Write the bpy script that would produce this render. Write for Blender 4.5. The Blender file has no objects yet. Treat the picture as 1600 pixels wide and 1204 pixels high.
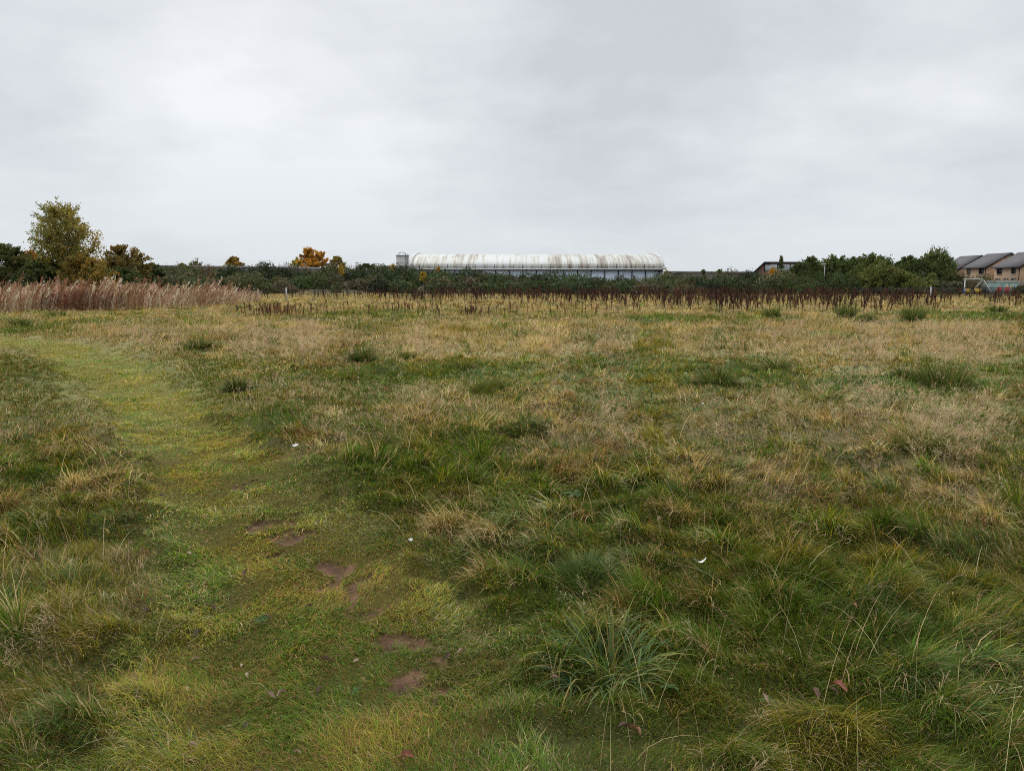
import bpy, math
import numpy as np
from mathutils import Vector

R = math.radians
SC = bpy.context.scene
COL = SC.collection
rng = np.random.default_rng(7)

# ------------------------------------------------------------------ camera
F = 1156.0                      # focal length in pixels of the 1600 wide photograph
PITCH = math.atan(162.0 / F)    # camera looks slightly down
EYE = 1.6
cam_d = bpy.data.cameras.new('camera')
cam_d.sensor_fit = 'HORIZONTAL'
cam_d.sensor_width = 36.0
cam_d.lens = 36.0 * F / 1600.0
cam_d.clip_start = 0.05
cam_d.clip_end = 5000.0
cam = bpy.data.objects.new('camera', cam_d)
cam.location = (0, 0, EYE)
cam.rotation_euler = (math.pi / 2 - PITCH, 0, 0)
COL.objects.link(cam)
SC.camera = cam

# ------------------------------------------------------------------ world: overcast sky
SUN_EL, SUN_AZ = R(52), R(-25)   # azimuth measured from +Y towards +X
world = bpy.data.worlds.new('World')
SC.world = world
world.use_nodes = True
nt = world.node_tree
nt.nodes.clear()


def N(tree, kind, **kw):
    n = tree.nodes.new(kind)
    for k, v in kw.items():
        setattr(n, k, v)
    return n


def L(tree, a, b):
    tree.links.new(a, b)


def MATH(tree, op, a, b=None, clamp=False):
    n = N(tree, 'ShaderNodeMath', operation=op)
    n.use_clamp = clamp
    for i, v in enumerate((a, b)):
        if v is None:
            continue
        if isinstance(v, (int, float)):
            n.inputs[i].default_value = v
        else:
            L(tree, v, n.inputs[i])
    return n.outputs[0]


def MIXC(tree, fac, a, b, mode='MIX'):
    n = N(tree, 'ShaderNodeMix', data_type='RGBA', blend_type=mode)
    for idx, v in ((0, fac), (6, a), (7, b)):
        if isinstance(v, (int, float)):
            n.inputs[idx].default_value = v
        elif isinstance(v, tuple):
            n.inputs[idx].default_value = v if len(v) == 4 else (*v, 1)
        else:
            L(tree, v, n.inputs[idx])
    return n.outputs[2]


sky = N(nt, 'ShaderNodeTexSky', sky_type='NISHITA')
sky.sun_disc = False
sky.sun_elevation = SUN_EL
sky.sun_rotation = SUN_AZ
tc = N(nt, 'ShaderNodeTexCoord')
nrm = N(nt, 'ShaderNodeVectorMath', operation='NORMALIZE')
L(nt, tc.outputs['Generated'], nrm.inputs[0])
sep = N(nt, 'ShaderNodeSeparateXYZ')
L(nt, nrm.outputs[0], sep.inputs[0])
dz = MATH(nt, 'MAXIMUM', sep.outputs[2], 0.0)
# cloud deck seen in perspective: divide by height above the horizon
den = MATH(nt, 'ADD', dz, 0.26)
cu = MATH(nt, 'DIVIDE', sep.outputs[0], den)
cv = MATH(nt, 'DIVIDE', sep.outputs[1], den)
comb = N(nt, 'ShaderNodeCombineXYZ')
L(nt, cu, comb.inputs[0]); L(nt, cv, comb.inputs[1])
comb.inputs[2].default_value = 11.2
n1 = N(nt, 'ShaderNodeTexNoise')
n1.inputs['Scale'].default_value = 0.95
n1.inputs['Detail'].default_value = 4.0
n1.inputs['Roughness'].default_value = 0.42
n1.inputs['Distortion'].default_value = 0.35
L(nt, comb.outputs[0], n1.inputs['Vector'])
n2 = N(nt, 'ShaderNodeTexNoise')
n2.inputs['Scale'].default_value = 3.4
n2.inputs['Detail'].default_value = 5.0
n2.inputs['Roughness'].default_value = 0.6
L(nt, comb.outputs[0], n2.inputs['Vector'])
cl = MATH(nt, 'ADD', MATH(nt, 'MULTIPLY', n1.outputs[0], 0.7), MATH(nt, 'MULTIPLY', n2.outputs[0], 0.3))
# brighter and darker parts of the deck, by direction
for (dx, dy, dzz, width, amp) in ((-0.38, 1.0, 0.18, 0.26, 0.10), (0.38, 1.0, 0.15, 0.22, 0.10),
                                  (0.10, 1.0, 0.22, 0.22, -0.07), (0.22, 1.0, 0.36, 0.2, -0.06), (-0.10, 1.0, 0.15, 0.12, 0.07), (-0.3, 1.0, 0.40, .15, .05),
                                  (-0.75, 1.0, 0.25, 0.2, -0.07), (-.35, 1.0, .17, .13, .06), (.5, 1.0, .18, .12, .05)):
    v = Vector((dx, dy, dzz)).normalized()
    dist = N(nt, 'ShaderNodeVectorMath', operation='DISTANCE')
    L(nt, nrm.outputs[0], dist.inputs[0])
    dist.inputs[1].default_value = v
    q = MATH(nt, 'DIVIDE', dist.outputs['Value'], width)
    g = MATH(nt, 'POWER', 2.718, MATH(nt, 'MULTIPLY', MATH(nt, 'MULTIPLY', q, q), -1.0))
    cl = MATH(nt, 'ADD', cl, MATH(nt, 'MULTIPLY', g, amp))
ramp = N(nt, 'ShaderNodeValToRGB')
el = ramp.color_ramp.elements
el[0].position = 0.34; el[0].color = (0.56, 0.585, 0.625, 1)
el[1].position = 0.66; el[1].color = (0.825, 0.85, 0.87, 1)
L(nt, cl, ramp.inputs[0])
# near the horizon an even pale blue grey, overhead brighter (as an overcast sky is)
hz = N(nt, 'ShaderNodeMapRange', clamp=True)
hz.inputs[1].default_value = 0.0; hz.inputs[2].default_value = 0.20
hz.inputs[3].default_value = 1.0; hz.inputs[4].default_value = 0.0
L(nt, dz, hz.inputs[0])
clouds = MIXC(nt, MATH(nt, 'MULTIPLY', hz.outputs[0], 0.75), ramp.outputs[0], (0.585, 0.63, 0.68, 1))
zen = N(nt, 'ShaderNodeMapRange', clamp=True)
zen.inputs[1].default_value = 0.36; zen.inputs[2].default_value = 0.95
zen.inputs[3].default_value = 10.0; zen.inputs[4].default_value = 22.0
L(nt, dz, zen.inputs[0])
scl = N(nt, 'ShaderNodeVectorMath', operation='SCALE')
L(nt, clouds, scl.inputs[0]); L(nt, zen.outputs[0], scl.inputs['Scale'])
skymix = MIXC(nt, 0.96, sky.outputs[0], scl.outputs[0])
bg = N(nt, 'ShaderNodeBackground')
bg.inputs['Strength'].default_value = 0.1
L(nt, skymix, bg.inputs['Color'])
wo = N(nt, 'ShaderNodeOutputWorld')
L(nt, bg.outputs[0], wo.inputs['Surface'])

# ------------------------------------------------------------------ sun behind cloud
sd = bpy.data.lights.new('sun', 'SUN')
sd.energy = 1.4
sd.angle = R(40)
sd.color = (1.0, 0.965, 0.92)
sun = bpy.data.objects.new('sun', sd)
sdir = Vector((math.sin(SUN_AZ) * math.cos(SUN_EL), math.cos(SUN_AZ) * math.cos(SUN_EL), math.sin(SUN_EL)))
sun.rotation_euler = sdir.to_track_quat('Z', 'Y').to_euler()
sun.location = (0, 0, 60)
COL.objects.link(sun)

SC.view_settings.view_transform = 'Standard'
SC.view_settings.look = 'None'
SC.view_settings.exposure = 0.14
SC.view_settings.gamma = 1.0
SC.view_settings.use_curve_mapping = False
SC.render.engine = 'CYCLES'
SC.cycles.max_bounces = 6
SC.cycles.diffuse_bounces = 3
SC.cycles.glossy_bounces = 2
SC.cycles.transmission_bounces = 3
SC.cycles.caustics_reflective = False
SC.cycles.caustics_refractive = False
SC.cycles.use_denoising = False
SC.cycles.use_adaptive_sampling = False
SC.cycles.pixel_filter_type = 'BLACKMAN_HARRIS'
SC.cycles.filter_width = 1.05

# ------------------------------------------------------------------ projection helpers
CA, SA = math.cos(PITCH), math.sin(PITCH)


def ray(px, py):
    u = (px - 800.0) / F; v = (602.0 - py) / F
    return u, CA + v * SA, -SA + v * CA


def at(px, py, Y):
    """point seen at pixel (px, py) at distance Y -> x, z"""
    u, y, z = ray(px, py)
    t = Y / y
    return u * t, EYE + z * t


def on_ground(px, py):
    u, y, z = ray(px, py)
    t = EYE / -z
    return u * t, y * t


def to_px(x, y, z):
    zz = z - EYE
    d = y * CA - zz * SA
    up = y * SA + zz * CA
    return 800 + F * x / d, 602 - F * up / d


# ------------------------------------------------------------------ noise
def _hash(ix, iy, seed):
    h = (ix.astype(np.int64) * 374761393 + iy.astype(np.int64) * 668265263 + seed * 1274126177) & 0xFFFFFFFF
    h = ((h ^ (h >> 13)) * 1274126177) & 0xFFFFFFFF
    h = (h ^ (h >> 16)) & 0xFFFFFF
    return h / float(0xFFFFFF)


def vnoise(x, y, seed=0):
    x = np.asarray(x, float); y = np.asarray(y, float)
    ix = np.floor(x); iy = np.floor(y)
    fx = x - ix; fy = y - iy
    fx = fx * fx * fx * (fx * (fx * 6 - 15) + 10); fy = fy * fy * fy * (fy * (fy * 6 - 15) + 10)
    a = _hash(ix, iy, seed); b = _hash(ix + 1, iy, seed)
    c = _hash(ix, iy + 1, seed); d = _hash(ix + 1, iy + 1, seed)
    return (a * (1 - fx) + b * fx) * (1 - fy) + (c * (1 - fx) + d * fx) * fy


def fbm(x, y, octv=3, seed=0):
    s = 0.0; amp = 0.5; tot = 0.0
    for i in range(octv):
        ca, sa = math.cos(0.6 + i), math.sin(0.6 + i)
        s = s + amp * vnoise((x * ca - y * sa) * 2 ** i + 17.3 * i, (x * sa + y * ca) * 2 ** i - 9.1 * i, seed + i * 13)
        tot += amp; amp *= 0.5
    return s / tot


def sstep(a, b, x):
    t = np.clip((np.asarray(x, float) - a) / (b - a), 0, 1)
    return t * t * (3 - 2 * t)


# ------------------------------------------------------------------ the path
PATH_PX = [(520, 1500), (500, 1204), (510, 1100), (485, 1000), (450, 900), (420, 850), (395, 800), (340, 745), (295, 700),
           (250, 650), (195, 600), (160, 572), (100, 550), (25, 535), (-60, 526), (-220, 518), (-500, 511)]
PATH = np.array([on_ground(*p) for p in PATH_PX])
PATH_W = np.array([.80, .80, .76, .72, .62, .60, .58, .55, .55, .60, .68, .8, .9, 1.0, 1.05, 1.1, 1.2])


def path_dist(x, y):
    """distance to the path's centre line in units of its half width"""
    x = np.asarray(x, float); y = np.asarray(y, float)
    best = np.full(x.shape, 1e9)
    for i in range(len(PATH) - 1):
        ax, ay = PATH[i]; bx, by = PATH[i + 1]
        dx, dy = bx - ax, by - ay
        t = np.clip(((x - ax) * dx + (y - ay) * dy) / (dx * dx + dy * dy), 0, 1)
        w = PATH_W[i] * (1 - t) + PATH_W[i + 1] * t
        best = np.minimum(best, np.hypot(x - ax - t * dx, y - ay - t * dy) / w)
    return best


def path_mask(x, y):
    d = path_dist(x, y) + 0.8 * (fbm(x * 1.1, y * 1.1, 3, 5) - 0.5) + 0.5 * (fbm(x * 5, y * 5, 2, 6) - .5)
    return 1 - sstep(0.55, 1.2, d)


BARE_PX = [(452, 832, 36, 22), (432, 856, 22, 10), (528, 884, 42, 20), (548, 915, 30, 22), (512, 900, 34, 12), (636, 1036, 26, 16),
           (622, 985, 34, 12), (660, 990, 34, 11), (690, 1012, 26, 12), (834, 1188, 30, 22), (792, 1138, 22, 10), (380, 770, 24, 9), (890, 1185, 20, 12),
           (700, 1055, 22, 8), (405, 822, 20, 8), (575, 940, 18, 12)]
BARE = []
for (px, py, rx, ry) in BARE_PX:
    cx, cy = on_ground(px, py)
    BARE.append((cx, cy, abs(on_ground(px + rx, py)[0] - cx), abs(on_ground(px, py - ry)[1] - cy)))


def bare_mask(x, y):
    m = np.zeros(np.shape(x))
    for (cx, cy, rx, ry) in BARE:
        m = np.maximum(m, np.exp(-(((x - cx) / rx) ** 2 + ((y - cy) / ry) ** 2) * 0.9))
    return sstep(0.50, 0.64, m * .9 + 2.3 * (fbm(x * 9, y * 9, 4, 31) - 0.5) * sstep(.12, .3, m))


def cells(x, y, s, seed):
    """distance to the nearest jittered cell centre (in cells), its random value and the direction away from it"""
    X = x / s + 0.5 * (fbm(x / s * 1.3, y / s * 1.3, 2, seed + 5) - .5)
    Y = y / s + 0.5 * (fbm(x / s * 1.3 + 40, y / s * 1.3, 2, seed + 6) - .5)
    ix, iy = np.floor(X), np.floor(Y)
    bd = np.full(np.shape(X), 9.0); rv = np.zeros(np.shape(X)); ax_ = np.zeros(np.shape(X)); ay_ = np.zeros(np.shape(X))
    for i in (-1, 0, 1):
        for j in (-1, 0, 1):
            cx_ = ix + i + .15 + .7 * _hash(ix + i, iy + j, seed); cy_ = iy + j + .15 + .7 * _hash(ix + i, iy + j, seed + 1)
            d_ = np.hypot(X - cx_, Y - cy_)
            m_ = d_ < bd
            bd = np.where(m_, d_, bd); rv = np.where(m_, _hash(ix + i, iy + j, seed + 2), rv)
            ax_ = np.where(m_, X - cx_, ax_); ay_ = np.where(m_, Y - cy_, ay_)
    return bd, rv, np.arctan2(ay_, ax_)


# ------------------------------------------------------------------ ground height
BX = np.array([-400, -120, -80, -50, -20, 8, 22, 34, 48, 62, 90, 400], float)
BH = np.array([2.0, 2.4, 2.5, 2.15, 1.95, 0.35, 0.15, 0.7, 0.7, 0.3, 0.0, 0.0], float)


def gz(x, y):
    x = np.asarray(x, float); y = np.asarray(y, float)
    far = sstep(12, 40, y)
    z = 0.22 * (fbm(x / 5.0, y / 5.0, 2, 3) - 0.5) * (1 - 0.5 * far)
    pm = path_mask(x, y)
    rough = (fbm(x / 0.75, y / 0.75, 3, 8) - 0.45) * 0.24 * (1 - far)
    cd, cr, _ = cells(x, y, 0.30, 900)
    rough = rough * .75 + (1 - far) * .085 * (0.3 + cr) * np.clip(1 - 1.5 * cd, -.25, 1)
    z = z + np.maximum(rough, -0.07) * (1 - pm) + pm * (-0.035 + 0.03 * (fbm(x / 0.3, y / 0.3, 2, 12) - .5))
    z = z + bare_mask(x, y) * (-0.03 + .03 * (fbm(x / .09, y / .09, 2, 33)))
    z = z * sstep(0.2, 1.6, np.hypot(x, y))
    bank = np.interp(x, BX, BH) * sstep(86, 110, y + 6 * (fbm(x / 14, y / 30, 2, 51) - .5))
    bank = bank * (1 - sstep(135, 165, y))
    return z + bank


# ------------------------------------------------------------------ mesh building
def tag(o, label=None, cat=None, group=None, kind=None):
    if label: o['label'] = label
    if cat: o['category'] = cat
    if group: o['group'] = group
    if kind: o['kind'] = kind
    return o


def empty(name, loc, label=None, cat=None, group=None, rz=0.0):
    o = bpy.data.objects.new(name, None)
    o.location = loc
    o.rotation_euler = (0, 0, rz)
    o.empty_display_size = 0.3
    COL.objects.link(o)
    return tag(o, label, cat, group)


def mesh_np(name, verts, faces, mat, parent=None, cols=None, smooth=False, attrs=None):
    """faces: list of (M,k) int arrays"""
    verts = np.ascontiguousarray(verts, np.float32)
    faces = [np.asarray(f, np.int32) for f in faces if len(f)]
    me = bpy.data.meshes.new(name)
    me.vertices.add(len(verts))
    me.vertices.foreach_set('co', verts.ravel())
    nl = sum(f.size for f in faces); npoly = sum(len(f) for f in faces)
    me.loops.add(nl); me.polygons.add(npoly)
    me.loops.foreach_set('vertex_index', np.concatenate([f.ravel() for f in faces]))
    starts = []; s = 0
    for f in faces:
        starts.append(s + np.arange(len(f), dtype=np.int32) * f.shape[1]); s += f.size
    me.polygons.foreach_set('loop_start', np.concatenate(starts).astype(np.int32))
    if cols is not None:
        a = me.attributes.new('col', 'FLOAT_COLOR', 'POINT')
        c = np.ones((len(verts), 4), np.float32); c[:, :3] = cols
        a.data.foreach_set('color', c.ravel())
    for k, v in (attrs or {}).items():
        a = me.attributes.new(k, 'FLOAT', 'POINT')
        a.data.foreach_set('value', np.ascontiguousarray(v, np.float32))
    me.update(calc_edges=True)
    if smooth:
        me.polygons.foreach_set('use_smooth', np.ones(npoly, bool))
    me.materials.append(mat)
    o = bpy.data.objects.new(name, me)
    COL.objects.link(o)
    if parent: o.parent = parent
    return o


class MB:
    """collects boxes, tubes and polygons; build() links them as one mesh object"""

    def __init__(self):
        self.v = []; self.f = {}; self.n = 0

    def add(self, verts, faces):
        verts = np.asarray(verts, float)
        for f in faces:
            self.f.setdefault(len(f), []).append([i + self.n for i in f])
        self.v.append(verts); self.n += len(verts)

    def box(self, x0, x1, y0, y1, z0, z1):
        v = [(x, y, z) for z in (z0, z1) for y in (y0, y1) for x in (x0, x1)]
        self.add(v, [(0, 2, 3, 1), (4, 5, 7, 6), (0, 1, 5, 4), (2, 6, 7, 3), (0, 4, 6, 2), (1, 3, 7, 5)])
        return self

    def poly_prism(self, pts, d):
        """pts: 3-D polygon, extruded by vector d"""
        n = len(pts); p = np.asarray(pts, float); q = p + np.asarray(d, float)
        self.add(np.vstack([p, q]), [tuple(range(n - 1, -1, -1)), tuple(range(n, 2 * n))] +
                 [(i, (i + 1) % n, n + (i + 1) % n, n + i) for i in range(n)])
        return self

    def tube(self, pts, r, sides=6, r2=None):
        pts = [Vector(p) for p in pts]
        n = len(pts); rr = np.linspace(r, r if r2 is None else r2, n)
        rings = []
        up = None
        for i, p in enumerate(pts):
            t = (pts[min(i + 1, n - 1)] - pts[max(i - 1, 0)]).normalized()
            a = t.orthogonal().normalized() if up is None else (up - t * up.dot(t)).normalized()
            up = a
            b = t.cross(a)
            rings.append([p + (a * math.cos(k * 2 * math.pi / sides) + b * math.sin(k * 2 * math.pi / sides)) * rr[i] for k in range(sides)])
        v = [c for ring in rings for c in ring]
        f = []
        for i in range(n - 1):
            for k in range(sides):
                k2 = (k + 1) % sides
                f.append((i * sides + k, i * sides + k2, (i + 1) * sides + k2, (i + 1) * sides + k))
        f.append(tuple(range(sides - 1, -1, -1)))
        f.append(tuple(range((n - 1) * sides, n * sides)))
        self.add(v, f)
        return self

    def build(self, name, mat, parent=None, smooth=False):
        return mesh_np(name, np.vstack(self.v), list(np.array(x, np.int32) for x in self.f.values()), mat, parent, smooth=smooth)


# ------------------------------------------------------------------ materials
def new_mat(name):
    m = bpy.data.materials.new(name)
    m.use_nodes = True
    m.node_tree.nodes.clear()
    return m, m.node_tree


def plant_mat(name, trans=0.3, rough=0.6, spec=0.25, trans_tint=(1.15, 1.1, 0.6)):
    m, t = new_mat(name)
    a = N(t, 'ShaderNodeAttribute', attribute_name='col')
    p = N(t, 'ShaderNodeBsdfPrincipled')
    p.inputs['Roughness'].default_value = rough
    p.inputs['Specular IOR Level'].default_value = spec
    L(t, a.outputs['Color'], p.inputs['Base Color'])
    tr = N(t, 'ShaderNodeBsdfTranslucent')
    L(t, MIXC(t, 1.0, a.outputs['Color'], trans_tint, 'MULTIPLY'), tr.inputs['Color'])
    mx = N(t, 'ShaderNodeMixShader')
    mx.inputs[0].default_value = trans
    L(t, p.outputs[0], mx.inputs[1]); L(t, tr.outputs[0], mx.inputs[2])
    o = N(t, 'ShaderNodeOutputMaterial')
    L(t, mx.outputs[0], o.inputs['Surface'])
    return m


def mat(name, color, rough=0.7, scale=3.0, var=0.25, metal=0.0, bump=0.0, spec=0.4, stretch=None):
    m, t = new_mat(name)
    tcn = N(t, 'ShaderNodeTexCoord')
    src = tcn.outputs['Object']
    if stretch:
        mp = N(t, 'ShaderNodeMapping')
        mp.inputs['Scale'].default_value = stretch
        L(t, src, mp.inputs['Vector']); src = mp.outputs[0]
    nz = N(t, 'ShaderNodeTexNoise')
    nz.inputs['Scale'].default_value = scale
    nz.inputs['Detail'].default_value = 5.0
    nz.inputs['Roughness'].default_value = 0.6
    L(t, src, nz.inputs['Vector'])
    mr = N(t, 'ShaderNodeMapRange')
    mr.inputs[1].default_value = 0.25; mr.inputs[2].default_value = 0.75
    mr.inputs[3].default_value = 1 - var; mr.inputs[4].default_value = 1 + var
    L(t, nz.outputs[0], mr.inputs[0])
    sc = N(t, 'ShaderNodeVectorMath', operation='SCALE')
    sc.inputs[0].default_value = color
    L(t, mr.outputs[0], sc.inputs['Scale'])
    p = N(t, 'ShaderNodeBsdfPrincipled')
    p.inputs['Roughness'].default_value = rough
    p.inputs['Metallic'].default_value = metal
    p.inputs['Specular IOR Level'].default_value = spec
    L(t, sc.outputs[0], p.inputs['Base Color'])
    if bump:
        b = N(t, 'ShaderNodeBump')
        b.inputs['Strength'].default_value = bump
        b.inputs['Distance'].default_value = 0.02
        L(t, nz.outputs[0], b.inputs['Height'])
        L(t, b.outputs[0], p.inputs['Normal'])
    o = N(t, 'ShaderNodeOutputMaterial')
    L(t, p.outputs[0], o.inputs['Surface'])
    return m


M_GRASS = plant_mat('grass_blades', 0.32, 0.6, 0.1)
M_DRY = plant_mat('dry_stems', 0.25, 0.8, 0.1, (1.0, 0.95, 0.85))
M_LEAF = plant_mat('tree_leaves', 0.32, 0.6, 0.12)
M_BARK = mat('bark', (0.09, 0.07, 0.055), 0.9, 4, 0.4, bump=0.3)
M_PALEBARK = mat('pale_bark', (0.22, 0.2, 0.18), 0.9, 4, 0.4, bump=0.3)

# ground
m, t = new_mat('ground_soil_and_thatch')
a = N(t, 'ShaderNodeAttribute', attribute_name='col')
tcn = N(t, 'ShaderNodeTexCoord')
nz = N(t, 'ShaderNodeTexNoise')
nz.inputs['Scale'].default_value = 14.0; nz.inputs['Detail'].default_value = 8.0; nz.inputs['Roughness'].default_value = 0.7
L(t, tcn.outputs['Object'], nz.inputs['Vector'])
nf = N(t, 'ShaderNodeTexNoise')
nf.inputs['Scale'].default_value = 75.0; nf.inputs['Detail'].default_value = 5.0
L(t, tcn.outputs['Object'], nf.inputs['Vector'])
mr = N(t, 'ShaderNodeMapRange')
mr.inputs[1].default_value = 0.3; mr.inputs[2].default_value = 0.7; mr.inputs[3].default_value = 0.6; mr.inputs[4].default_value = 1.4
L(t, MATH(t, 'ADD', MATH(t, 'MULTIPLY', nz.outputs[0], 0.5), MATH(t, 'MULTIPLY', nf.outputs[0], 0.5)), mr.inputs[0])
sc_ = N(t, 'ShaderNodeVectorMath', operation='SCALE')
L(t, a.outputs['Color'], sc_.inputs[0]); L(t, mr.outputs[0], sc_.inputs['Scale'])
p = N(t, 'ShaderNodeBsdfPrincipled')
p.inputs['Roughness'].default_value = 0.95; p.inputs['Specular IOR Level'].default_value = 0.1
L(t, sc_.outputs[0], p.inputs['Base Color'])
b = N(t, 'ShaderNodeBump'); b.inputs['Strength'].default_value = 0.7; b.inputs['Distance'].default_value = 0.012
L(t, MATH(t, 'ADD', nz.outputs[0], MATH(t, 'MULTIPLY', nf.outputs[0], 0.4)), b.inputs['Height']); L(t, b.outputs[0], p.inputs['Normal'])
o = N(t, 'ShaderNodeOutputMaterial'); L(t, p.outputs[0], o.inputs['Surface'])
M_GROUND = m

# ------------------------------------------------------------------ colour zones of the meadow
GREEN = np.array((0.080, 0.132, 0.014))
BLUEG = np.array((0.085, 0.135, 0.040))
OLIVE = np.array((0.190, 0.165, 0.022))
STRAW = np.array((0.460, 0.340, 0.190))
BROWN = np.array((0.185, 0.110, 0.038))
PATHG = np.array((0.180, 0.170, 0.022))
PAL = np.stack([GREEN, BLUEG, OLIVE, STRAW, BROWN])

YS = np.array([0, 3.0, 4.0, 5.0, 6.3, 8.5, 10.5, 12.0, 14.0, 16.0, 20, 27, 33, 40, 60, 200], float)
STRAWY = np.array([.05, .06, .09, .17, .22, .22, .17, .13, .18, .40, .55, .55, .42, .66, .72, .66], float)
# pale flowering-bent patches (pixel centre, radii)
PUFF_PX = [(1185, 650, 150, 34), (900, 690, 130, 45), (755, 780, 70, 26), (1045, 845, 75, 30), (1290, 800, 70, 36), (1010, 715, 120, 38), (1420, 660, 170, 36),
           (830, 735, 90, 28), (1050, 625, 90, 20), (1400, 790, 110, 40), (1160, 760, 90, 30), (640, 670, 90, 26), (85, 1040, 70, 50), (60, 850, 50, 30), (150, 612, 50, 14),
           (1330, 580, 200, 16), (1500, 730, 120, 40), (200, 960, 50, 40), (160, 790, 60, 30), (1240, 860, 60, 20), (700, 560, 240, 12)]
PUFF = []
for (px, py, rx, ry) in PUFF_PX:
    cx, cy = on_ground(px, py)
    PUFF.append((cx, cy, abs(on_ground(px + rx, py)[0] - cx), abs(on_ground(px, py - ry)[1] - cy)))
# lush green patches
LUSH_PX = [(1150, 590, 160, 26), (1450, 605, 150, 18), (700, 585, 160, 16), (930, 960, 140, 90), (850, 800, 110, 40), (700, 715, 120, 34), (1400, 1000, 160, 90),
           (420, 680, 70, 40), (60, 515, 60, 9), (150, 505, 90, 6), (1480, 492, 130, 8), (1050, 500, 120, 5), (620, 490, 160, 5), (1280, 940, 120, 40), (560, 760, 80, 30),
           (290, 1140, 120, 60), (1000, 780, 100, 30), (80, 745, 60, 20)]
LUSH = []
for (px, py, rx, ry) in LUSH_PX:
    cx, cy = on_ground(px, py)
    LUSH.append((cx, cy, abs(on_ground(px + rx, py)[0] - cx), abs(on_ground(px, py - ry)[1] - cy)))


def blob(x, y, lst):
    m = np.zeros(np.shape(x))
    for (cx, cy, rx, ry) in lst:
        m = np.maximum(m, np.exp(-(((x - cx) / rx) ** 2 + ((y - cy) / ry) ** 2)))
    return m


def zone_weights(x, y):
    s = np.interp(y, YS, STRAWY)
    sc1 = np.clip(y / 9.0, 0.7, 3.0)
    n1 = fbm(x / sc1, y / sc1, 3, 101) - 0.5
    n2 = fbm(x * 1.7 / sc1, y * 1.7 / sc1, 3, 131) - 0.5
    n3 = fbm(x * 0.6 / sc1, y * 0.6 / sc1, 2, 171) - 0.5
    puff = blob(x, y, PUFF); lush = blob(x, y, LUSH)
    s = np.clip(s + np.interp(y, [2.6, 6.5, 14, 20], [.45, 1.0, 1.0, .7]) * n1 + 0.15 * puff - 0.45 * lush, 0.03, 0.92)
    br = np.clip(0.10 + 1.0 * n2 - 0.15 * lush, 0.02, 0.5)
    rest = 1 - s
    g = np.clip(np.interp(y, [8, 12], [.56, .42]) + 1.3 * n3 + 0.4 * lush, 0.08, 1)
    bl = np.clip(0.14 - 1.1 * n3 + 0.8 * n2 + 0.25 * lush, 0.03, 0.8)
    ol = np.clip(0.42 - 1.0 * n2 + np.where(x < -0.5, 0.15, 0) - 0.3 * lush, 0.05, 1)
    ol = ol * np.interp(y, [14, 26], [1, .35])
    tot = g + bl + ol + br
    return np.stack([rest * g / tot, rest * bl / tot, rest * ol / tot, s, rest * br / tot], -1)


def pick(w, r):
    c = np.cumsum(w, -1); c /= c[..., -1:]
    return (r[..., None] > c).sum(-1).clip(0, w.shape[-1] - 1)


# ------------------------------------------------------------------ ground sheet
def axis(near, far, n0, step0, grow):
    v = [0.0]; st = step0
    while v[-1] < far:
        v.append(v[-1] + st)
        if v[-1] > near: st *= grow
    return np.array(v)


yy = axis(5.6, 3000, 0, 0.032, 1.022)
yy = np.concatenate([-axis(1.0, 300, 0, 0.5, 1.25)[1:][::-1], yy])
xp = axis(3.0, 3000, 0, 0.032, 1.03)
xx = np.concatenate([-xp[1:][::-1], xp])
GX, GY = np.meshgrid(xx, yy)
GZ = gz(GX, GY)
pm = path_mask(GX, GY); bm_ = bare_mask(GX, GY)
w = zone_weights(GX, GY)
gc = (w @ (PAL * 0.26 + np.array((0.06, 0.048, 0.028)) * 0.3))
gc = gc * (.6 + .8 * fbm(GX * 9, GY * 9, 3, 79))[..., None]
gc = gc * (1 - 0.85 * pm[..., None]) + 0.85 * pm[..., None] * (PATHG * 0.2 + 0.2 * BROWN)
soil = np.array((0.105, 0.059, 0.036)) * (0.2 + 1.5 * fbm(GX * 15, GY * 15, 3, 77))[..., None]
gc = gc * (1 - bm_[..., None]) + soil * bm_[..., None]
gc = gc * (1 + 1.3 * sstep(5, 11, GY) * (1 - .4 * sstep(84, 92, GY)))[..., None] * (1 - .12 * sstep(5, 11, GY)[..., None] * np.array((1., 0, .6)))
# under the gorse: peat and litter
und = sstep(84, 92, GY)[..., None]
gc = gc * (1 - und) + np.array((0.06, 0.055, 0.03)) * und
ny, nx = GX.shape
idx = np.arange(nx * ny).reshape(ny, nx)
quads = np.stack([idx[:-1, :-1], idx[:-1, 1:], idx[1:, 1:], idx[1:, :-1]], -1).reshape(-1, 4)
g = mesh_np('ground', np.stack([GX, GY, GZ], -1).reshape(-1, 3), [quads], M_GROUND, cols=gc.reshape(-1, 3), smooth=True)
tag(g, 'uneven meadow soil and thatch rising to a low bank at the far edge', 'ground', kind='structure')

# ------------------------------------------------------------------ grass blades
def lod_w(y):
    return np.clip(np.interp(y, [12, 22], [.00105, .00078]) * y, 0.0021, 0.075)


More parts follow.
